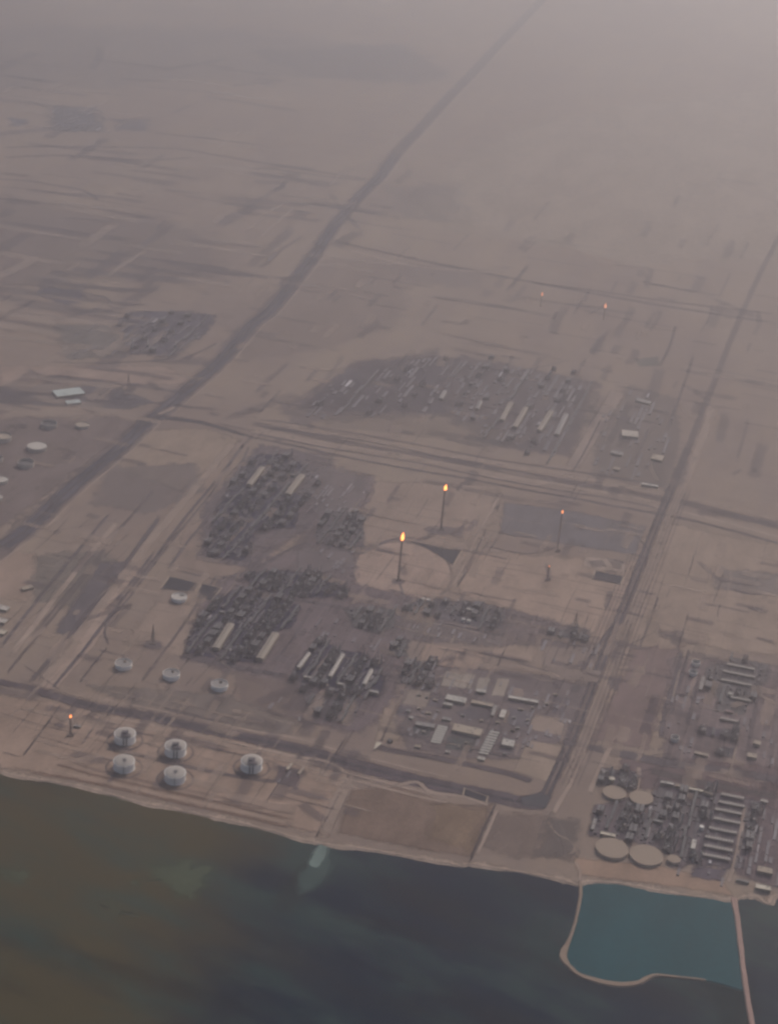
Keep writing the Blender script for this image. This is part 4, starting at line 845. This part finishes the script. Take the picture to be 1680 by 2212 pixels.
# ---- long air cooler banks of the refinery
def cooler_bank(p1, p2, wd, label, group):
    a, b = P(*p1, 9), P(*p2, 9); d = b - a; L = d.length; c = (a + b) / 2
    FOOT.append((a.xy, b.xy, wd / 2))
    t = thing('air_cooler_bank', label, 'air cooler', (c.x, c.y, 0), math.atan2(d.y, d.x), group)
    MB().box((0, 0, 9), (L, wd, 1.6)).build('deck', paint((0.24, 0.21, 0.19), .7), t)
    n = max(3, int(L / 9)); f = MB(); lg = MB()
    for k in range(n):
        x_ = -L / 2 + (k + .5) * L / n
        for s in (-1, 1):
            f.lathe([(wd * .2, 9.8), (wd * .19, 11.2), (wd * .16, 11.3)], 10, (x_, s * wd * .25)); lg.tube((x_, s * wd * .42, 0), (x_, s * wd * .42, 8.5), .4, 4)
    f.build('fan_stack', PALER, t); lg.build('leg', STEEL, t)
    pb = MB()
    for k in range(5): pb.tube((-L / 2, -wd * .3 + k * wd * .15, 5), (L / 2, -wd * .3 + k * wd * .15, 5), .5)
    pb.build('pipes', RUST, t)
for k, (x, y, l) in enumerate(((1582, 1720, 50), (1580, 1737, 56), (1573, 1753, 58), (1570, 1773, 58), (1561, 1794, 60), (1553, 1813, 62), (1551, 1832, 62), (1546, 1851, 62))):
    o = ('furthest', 'second furthest', 'third furthest', 'fourth furthest', 'fourth nearest', 'third nearest', 'second nearest', 'nearest')[k]
    cooler_bank((x - l / 2, y - l * .1), (x + l / 2, y + l * .1), 14, f'grey air cooler bank, {o} of the eight parallel rows in the refinery', 'parallel air cooler banks in the refinery')
for k, (x, y, l) in enumerate(((1600, 1440, 60), (1596, 1456, 70), (1590, 1474, 66), (1600, 1510, 44), (1575, 1555, 40))):
    o = ('furthest', 'second furthest', 'third furthest', 'second nearest', 'nearest')[k]
    cooler_bank((x - l / 2, y - l * .1), (x + l / 2, y + l * .1), 13, f'grey air cooler bank, {o} of five rows in the right hand grey unit', 'air cooler banks in the right hand grey unit')

# ---- plant equipment: prototypes, then copies
def proto_rack(L=90):
    t = thing('pipe_rack', 'x', 'pipe rack'); f = MB(); n = int(L / 10)
    for k in range(n + 1):
        x = -L / 2 + k * L / n
        for s in (-5, 5): f.box((x, s, 5), (.9, .9, 10))
        for z in (5.5, 9.5): f.box((x, 0, z), (.7, 10, .7))
    f.build('frame', DKSTEEL, t); p = MB()
    for z in (6.3, 10.3):
        for k in range(7): p.tube((-L / 2, -4 + k * 1.33, z), (L / 2, -4 + k * 1.33, z), .42 + .12 * (k % 3), 6)
    p.build('pipes', paint((0.17, 0.16, 0.16), .5, .2), t)
    c = MB()
    for k in range(int(L / 15)): c.box((-L / 2 + 8 + k * 15, 0, 13.5), (11, 11, 2.2))
    c.build('air_cooler', paint((0.12, 0.115, 0.12), .7), t); return t
def proto_column(h, r):
    t = thing('process_column', 'x', 'process column')
    MB().lathe([(r * 1.3, 0), (r * 1.2, h * .06), (r, h * .08), (r, h * .62), (r * .8, h * .66), (r * .8, h * .96), (r * .3, h)], 14).build('shell', paint((0.22, 0.21, 0.21), .5, .2), t)
    p = MB()
    for k in range(4): p.lathe([(r * 1.0, h * (.3 + k * .2)), (r * 1.9, h * (.3 + k * .2)), (r * 1.9, h * (.3 + k * .2) + .5), (r, h * (.3 + k * .2) + .5)], 12, caps=False)
    p.build('platform', STEEL, t); q = MB(); q.tube((r * 1.3, 0, 1), (r * 1.3, 0, h * .97), .6); q.tube((r * 1.3, 0, h * .97), (0, 0, h * .99), .6); q.build('overhead_pipe', RUST, t); return t
def proto_block(seed, kind):
    rr = random.Random(seed); t = thing('process_module', 'x', 'process module'); W_, D_, h = 58, 34, 17
    f = MB()
    for i in range(7):
        for j in range(4):
            if rr.random() < .85: f.box((-W_ / 2 + i * W_ / 6, -D_ / 2 + j * D_ / 3, h / 2), (1.1, 1.1, h))
    for z in (h * .5, h):
        for i in range(7): f.box((-W_ / 2 + i * W_ / 6, 0, z), (.8, D_, .8))
        for j in range(4): f.box((0, -D_ / 2 + j * D_ / 3, z), (W_, .8, .8))
    f.build('frame', DKSTEEL, t)
    for k in range(3): MB().box((rr.uniform(-20, 20), rr.uniform(-10, 10), rr.choice((h * .5, h)) + .6), (rr.uniform(8, 20), rr.uniform(6, 14), .5)).build('deck', STEEL, t)
    for k in range({'drum': 5, 'cooler': 2, 'tower': 2}[kind]):
        x, y, z, L = rr.uniform(-18, 18), rr.uniform(-12, 12), rr.choice((4, h + 3.0)), rr.uniform(10, 18)
        MB().lathe([(.4, -L / 2 - 1.6), (1.5, -L / 2 - 1.1), (2.2, -L / 2), (2.2, L / 2), (1.5, L / 2 + 1.1), (.4, L / 2 + 1.6)], 12).build('vessel', paint((0.21, 0.20, 0.20), .5, .2), t)
        o = t.children[-1]; o.rotation_euler = (0, R(90), rr.choice((0, R(90)))); o.location = (x, y, z)
    if kind == 'cooler':
        for y in (-9, 9):
            MB().box((0, y, h + 3), (50, 13, 2.4)).build('air_cooler', paint((0.13, 0.125, 0.13), .7), t); fm = MB()
            for k in range(6): fm.lathe([(3.4, h + 4.2), (3.1, h + 5.6), (2.6, h + 5.6)], 10, (-21 + k * 8.4, y))
            fm.build('fan_stack', STEEL, t)
    if kind == 'tower':
        for k in range(3):
            hh = rr.uniform(28, 52); x, y, r = rr.uniform(-24, 24), rr.uniform(-12, 12), rr.uniform(1.5, 2.8)
            MB().lathe([(r, 0), (r, hh * .7), (r * .75, hh * .74), (r * .75, hh), (r * .3, hh + 1)], 12, (x, y)).build('column', paint((0.22, 0.21, 0.21), .5, .2), t)
    p = MB()
    for k in range(16):
        if rr.random() < .6: y = rr.uniform(-D_ / 2, D_ / 2); p.tube((rr.uniform(-30, -5), y, rr.choice((6, 12, h + 1))), (rr.uniform(5, 30), y, rr.choice((6, 12, h + 1))), .5)
        else: x = rr.uniform(-W_ / 2, W_ / 2); z = rr.choice((6, 12, h + 1)); p.tube((x, -18, z), (x, 18, z), .5)
    p.build('pipes', RUST, t)
    for k in range(3): MB().box((-20 + k * 18 + rr.uniform(-4, 4), rr.choice((-19.5, 19.5)), 1.6), (rr.uniform(4, 8), rr.uniform(3, 4.5), 3.2)).build('pump_skid', rr.choice((GREYR, TANR, STEEL)), t)
    return t
PR = {'rack': proto_rack(), 'column': proto_column(46, 2.6), 'slim': proto_column(36, 1.8), 'drum': proto_block(1, 'drum'), 'drumb': proto_block(2, 'drum'), 'cooler': proto_block(3, 'cooler'), 'coolerb': proto_block(4, 'cooler'), 'tower': proto_block(5, 'tower'), 'towerb': proto_block(6, 'tower')}
USED = {k: False for k in PR}
def place(kind, x, y, rz, label, group, sc=None):
    r = PR[kind]
    if not USED[kind]:
        USED[kind] = True; r.location = (x, y, 0); r.rotation_euler = (0, 0, rz); r['label'] = label; r['group'] = group
        if sc: r.scale = sc
        return r
    return dup(r, (x, y, 0), rz, label, group, sc or (1, 1, 1))
def clear_of(p, margin):
    for a, b, half in FOOT:
        d = b - a; t = 0 if d.length_squared < 1e-6 else max(0, min(1, (p - a).dot(d) / d.length_squared))
        if (p - (a + d * t)).length < half + margin: return False
    return True
DESC = {'rack': 'pipe racks', 'column': 'tall steel columns', 'slim': 'slim steel columns', 'drum': 'drum laden frames', 'cooler': 'air cooler frames', 'tower': 'frames with short towers'}
KEYN = {'north': 'inland unit with two faint shelters', 'flareside': 'dark unit left of the rear flare', 'middle': 'dark unit left of the front flare', 'twin': 'dark unit around the twin shelters',
        'triple': 'dark unit around the slim shelters', 'below': 'patchy unit below the slim shelters', 'utility': 'purple utility plot', 'pump': 'plot below the front flare',
        'green': 'square dark plot behind the offices', 'small': 'little plot behind the square one', 'corner': 'plot by the dark lattice tower', 'east': 'right hand grey unit',
        'eastlow': 'purple plot below the grey unit', 'eastgate': 'little plot beside the shore road', 'refinery': 'refinery behind the turquoise basin', 'refinery_back': 'plot behind the tan tanks'}
def fill(key, poly_px, da, db, seed, blocks=1.0, ang=GA):
    rr = random.Random(seed); poly = [P(*p).xy for p in poly_px]; cx = sum((p for p in poly), Vector((0, 0))) / len(poly)
    ax, al = Vector((math.cos(ang), math.sin(ang))), Vector((math.sin(ang), -math.cos(ang))); todo = []
    us = [(p - cx).dot(ax) for p in poly]; vs_ = [(p - cx).dot(al) for p in poly]; row = 0
    v = min(vs_) + db * .5
    while v < max(vs_):
        u = min(us) + da * .5
        while u < max(us):
            p = cx + ax * (u + rr.uniform(-6, 6)) + al * (v + rr.uniform(-5, 5))
            if inside(p, poly) and clear_of(p, 19) and rr.random() < blocks:
                if row % 3 == 1: todo.append(('rack', p, ang, (da / 90 * .98, .8, .8)))
                else:
                    k = rr.choice(('drum', 'drumb', 'cooler', 'coolerb', 'tower', 'towerb')); s = rr.uniform(.62, .88)
                    todo.append((k, p, ang + rr.choice((0, math.pi)), (s, s, rr.uniform(.85, 1.2))))
                    if rr.random() < .35: todo.append((rr.choice(('column', 'slim')), p + al * 24 + ax * rr.uniform(-15, 15), 0, (1, 1, rr.uniform(.8, 1.15))))
            u += da
        v += db; row += 1
    nm = KEYN[key]
    for k, p, a, s in todo:
        kk = k[:-1] if k.endswith('b') and k != 'slimb' else k
        place(k, p.x, p.y, a, f'one of the {DESC[kk]} in the {nm}', f'{DESC[kk]} in the {nm}', s)
fill('north', UNITS['north'], 77, 59, 1, .9); fill('flareside', UNITS['flareside'], 64, 50, 2); fill('middle', UNITS['middle'], 61, 45, 3); fill('twin', UNITS['twin'], 64, 46, 4)
fill('triple', UNITS['triple'], 59, 42, 5); fill('below', UNITS['below'], 67, 50, 6, .7); fill('utility', UNITS['utility'], 64, 45, 7, .8); fill('pump', UNITS['pump'], 59, 43, 8, .9)
fill('green', UNITS['green'], 56, 40, 9, .9); fill('small', UNITS['small'], 48, 35, 10); fill('corner', UNITS['corner'], 48, 48, 11); fill('east', UNITS['east'], 67, 59, 12, .7)
fill('eastlow', UNITS['eastlow'], 51, 40, 13); fill('eastgate', UNITS['eastgate'], 48, 40, 14, .9); fill('refinery', UNITS['refinery'], 59, 43, 15, .9); fill('refinery_back', UNITS['refinery_back'], 48, 37, 16)
KEYN['far'] = 'far purple unit'; KEYN['far_left'] = 'faint plot left of the purple unit'; KEYN['highway'] = 'blue grey plant left of the highway'
fill('far', [(945, 765), (1074, 775), (1190, 800), (1255, 800), (1284, 838), (1270, 890), (1240, 960), (1200, 990), (1158, 998), (1060, 955), (970, 890)], 150, 120, 17, .9)
fill('far_left', [(650, 880), (790, 805), (940, 775), (955, 885), (800, 895)], 170, 140, 18, .7)
fill('highway', [(240, 698), (293, 675), (400, 675), (460, 685), (430, 730), (385, 738), (380, 765), (282, 762), (277, 732)], 150, 105, 19, .9, R(80))
for k, u_ in USED.items():
    if not u_:
        for ch in list(PR[k].children): bpy.data.objects.remove(ch)
        bpy.data.objects.remove(PR[k])
# pipework and small plant between the frames: beyond counting
def clutter(poly_px, fillp, seed, pitch=14, smin=5, smax=30, hmax=6, ang=GA, tones=(.04, .048, .055, .065, .075, .09)):
    rr = random.Random(seed); poly = [P(*p).xy for p in poly_px]; cx = sum(poly, Vector((0, 0))) / len(poly); b = MB(); tone = []
    ax, al = Vector((math.cos(ang), math.sin(ang))), Vector((math.sin(ang), -math.cos(ang)))
    us = [(p - cx).dot(ax) for p in poly]; vs_ = [(p - cx).dot(al) for p in poly]; v = min(vs_) + 4; row = 0
    while v < max(vs_):
        u = min(us) + rr.uniform(0, 10); row += 1
        dens = 0 if row % 6 == 0 else fillp * rr.uniform(.6, 1.15)
        while u < max(us):
            L = rr.uniform(smin, smax) if rr.random() < .75 else rr.uniform(smax, smax * 2.4); c = cx + ax * (u + L / 2) + al * v
            if (u // 95) % 2 < 1 and (u % 95) < 9: u += 9; continue
            if rr.random() < dens and clear_of(c, 5) and clear_of(c + ax * L * .45, 5) and clear_of(c - ax * L * .45, 5) and inside(c + ax * L * .5, poly) and inside(c - ax * L * .5, poly):
                W_ = rr.uniform(.3, .75) * pitch; h = rr.uniform(2, hmax); b.box((c.x, c.y, h / 2 + .8), (L, W_, h), ang)
                tone += [rr.choice(tones) if rr.random() < .982 else rr.uniform(.2, .42)] * 8
            u += L + rr.uniform(1, 7)
        v += pitch
    me = bpy.data.meshes.new('pipework'); me.from_pydata(b.v, [], b.f); me.materials.append(CLUT); a = me.attributes.new('tone', 'FLOAT', 'POINT'); a.data.foreach_set('value', tone)
    o = bpy.data.objects.new('pipework', me); C.objects.link(o); o['kind'] = 'stuff'; o['label'] = 'dense small pipework and equipment filling the plant plots'
CLUT = bpy.data.materials.new('pipework'); CLUT.use_nodes = True; n_ = CLUT.node_tree; b_ = n_.nodes['Principled BSDF']; at_ = n_.nodes.new('ShaderNodeAttribute'); at_.attribute_name = 'tone'
n_.links.new(mixc(n_, at_.outputs['Fac'], (0.006, 0.0, 0.014), (1.0, 0.93, 0.95)), b_.inputs['Base Color']); b_.inputs['Roughness'].default_value = .7
for i_, (k_, c_) in enumerate((('north', 0.72), ('flareside', 0.6), ('middle', 0.72), ('twin', 0.72), ('triple', 0.72), ('below', 0.45), ('utility', 0.6), ('pump', 0.6), ('green', 0.72), ('small', 0.72), ('corner', 0.72), ('east', 0.5), ('eastlow', 0.72), ('eastgate', 0.72), ('refinery', 0.72), ('refinery_back', 0.72))):
    clutter(UNITS[k_], c_, 40 + i_)
for i_, (q_, c_) in enumerate((([(690, 1050), (800, 1040), (775, 1110), (690, 1110), (660, 1090)], 0.32), ([(640, 1180), (770, 1190), (765, 1240), (690, 1240)], 0.3), ([(840, 1320), (900, 1330), (1090, 1370), (1080, 1400), (860, 1370)], 0.34),
                               ([(630, 1370), (690, 1320), (745, 1330), (850, 1380), (860, 1430), (700, 1380)], 0.25), ([(600, 1480), (660, 1490), (640, 1550), (560, 1530)], 0.2), ([(870, 1490), (940, 1450), (1260, 1490), (1220, 1590), (1100, 1640), (880, 1600)], 0.25),
                               ([(1440, 1450), (1530, 1450), (1500, 1640), (1430, 1630)], 0.22), ([(1600, 1540), (1680, 1560), (1680, 1690), (1600, 1660)], 0.3), ([(1610, 1740), (1690, 1750), (1690, 1920), (1590, 1890)], 0.5), ([(1470, 1870), (1580, 1890), (1570, 1920), (1450, 1890)], 0.3),
                               ([(590, 1655), (655, 1665), (640, 1705), (585, 1690)], 0.4), ([(155, 1555), (235, 1560), (200, 1590), (150, 1580)], 0.3), ([(1170, 1360), (1300, 1390), (1270, 1470), (1160, 1440)], 0.2))):
    clutter(q_, c_, 80 + i_, 16, 12, 50, 4, GA, (.115, .13, .15, .17))
for i_, (q_, c_) in enumerate((([(945, 765), (1190, 800), (1284, 838), (1200, 990), (1060, 955), (960, 890)], 0.62), ([(600, 880), (790, 800), (945, 765), (955, 890), (700, 915)], 0.4), ([(1290, 900), (1360, 840), (1460, 865), (1440, 1050), (1280, 1030)], 0.4),
                               ([(240, 698), (293, 675), (460, 685), (430, 730), (380, 765), (280, 765)], 0.62), ([(120, 700), (240, 700), (275, 770), (140, 778)], 0.35), ([(110, 228), (205, 230), (222, 284), (106, 282)], 0.4))):
    clutter(q_, c_, 120 + i_, 25, 20, 80, 5, GA, (.065, .075, .085, .095))
# white boiler stacks in the plant left of the highway
for x, y0, y1, lab in ((286, 752, 732, 'thicker white stack, left one in the plant left of the highway'), (320, 748, 731, 'thinner white stack, right one in the plant left of the highway'), (379, 748, 739, 'short white stack at the right end of the plant left of the highway')):
    t = thing('chimney_stack', lab, 'chimney', P(x, y0)); H = height_between(x, y0, x, y1); r = 4.2 if 'thicker' in lab else 3.0
    MB().lathe([(r * 1.3, 0), (r, H * .8), (r, H)], 14).build('flue', WPAINT, t); MB().lathe([(r + .3, H * .9), (r + .3, H + .3), (r - .4, H + .3)], 14).build('cap', GREYR, t)
    MB().box((0, -9, 7), (14, 12, 14)).build('boiler_house', GREYR, t)
for x, y0, y1, lab in ((706, 1481, 1468, 'white vertical vessel at the foot of the middle slim shelter'), (776, 1496, 1484, 'white vertical vessel at the foot of the rightmost slim shelter'), (646, 1556, 1549, 'tiny white vessel alone on the sand below the slim shelters')):
    t = thing('vertical_vessel', lab, 'vessel', P(x, y0)); H = height_between(x, y0, x, y1)
    MB().lathe([(2.6, 0), (2.6, H - 2), (1.4, H - .6), (.4, H)], 14).build('shell', WPAINT, t); MB().box((0, 0, 1), (9, 9, 1.6)).build('plinth', CONC, t)
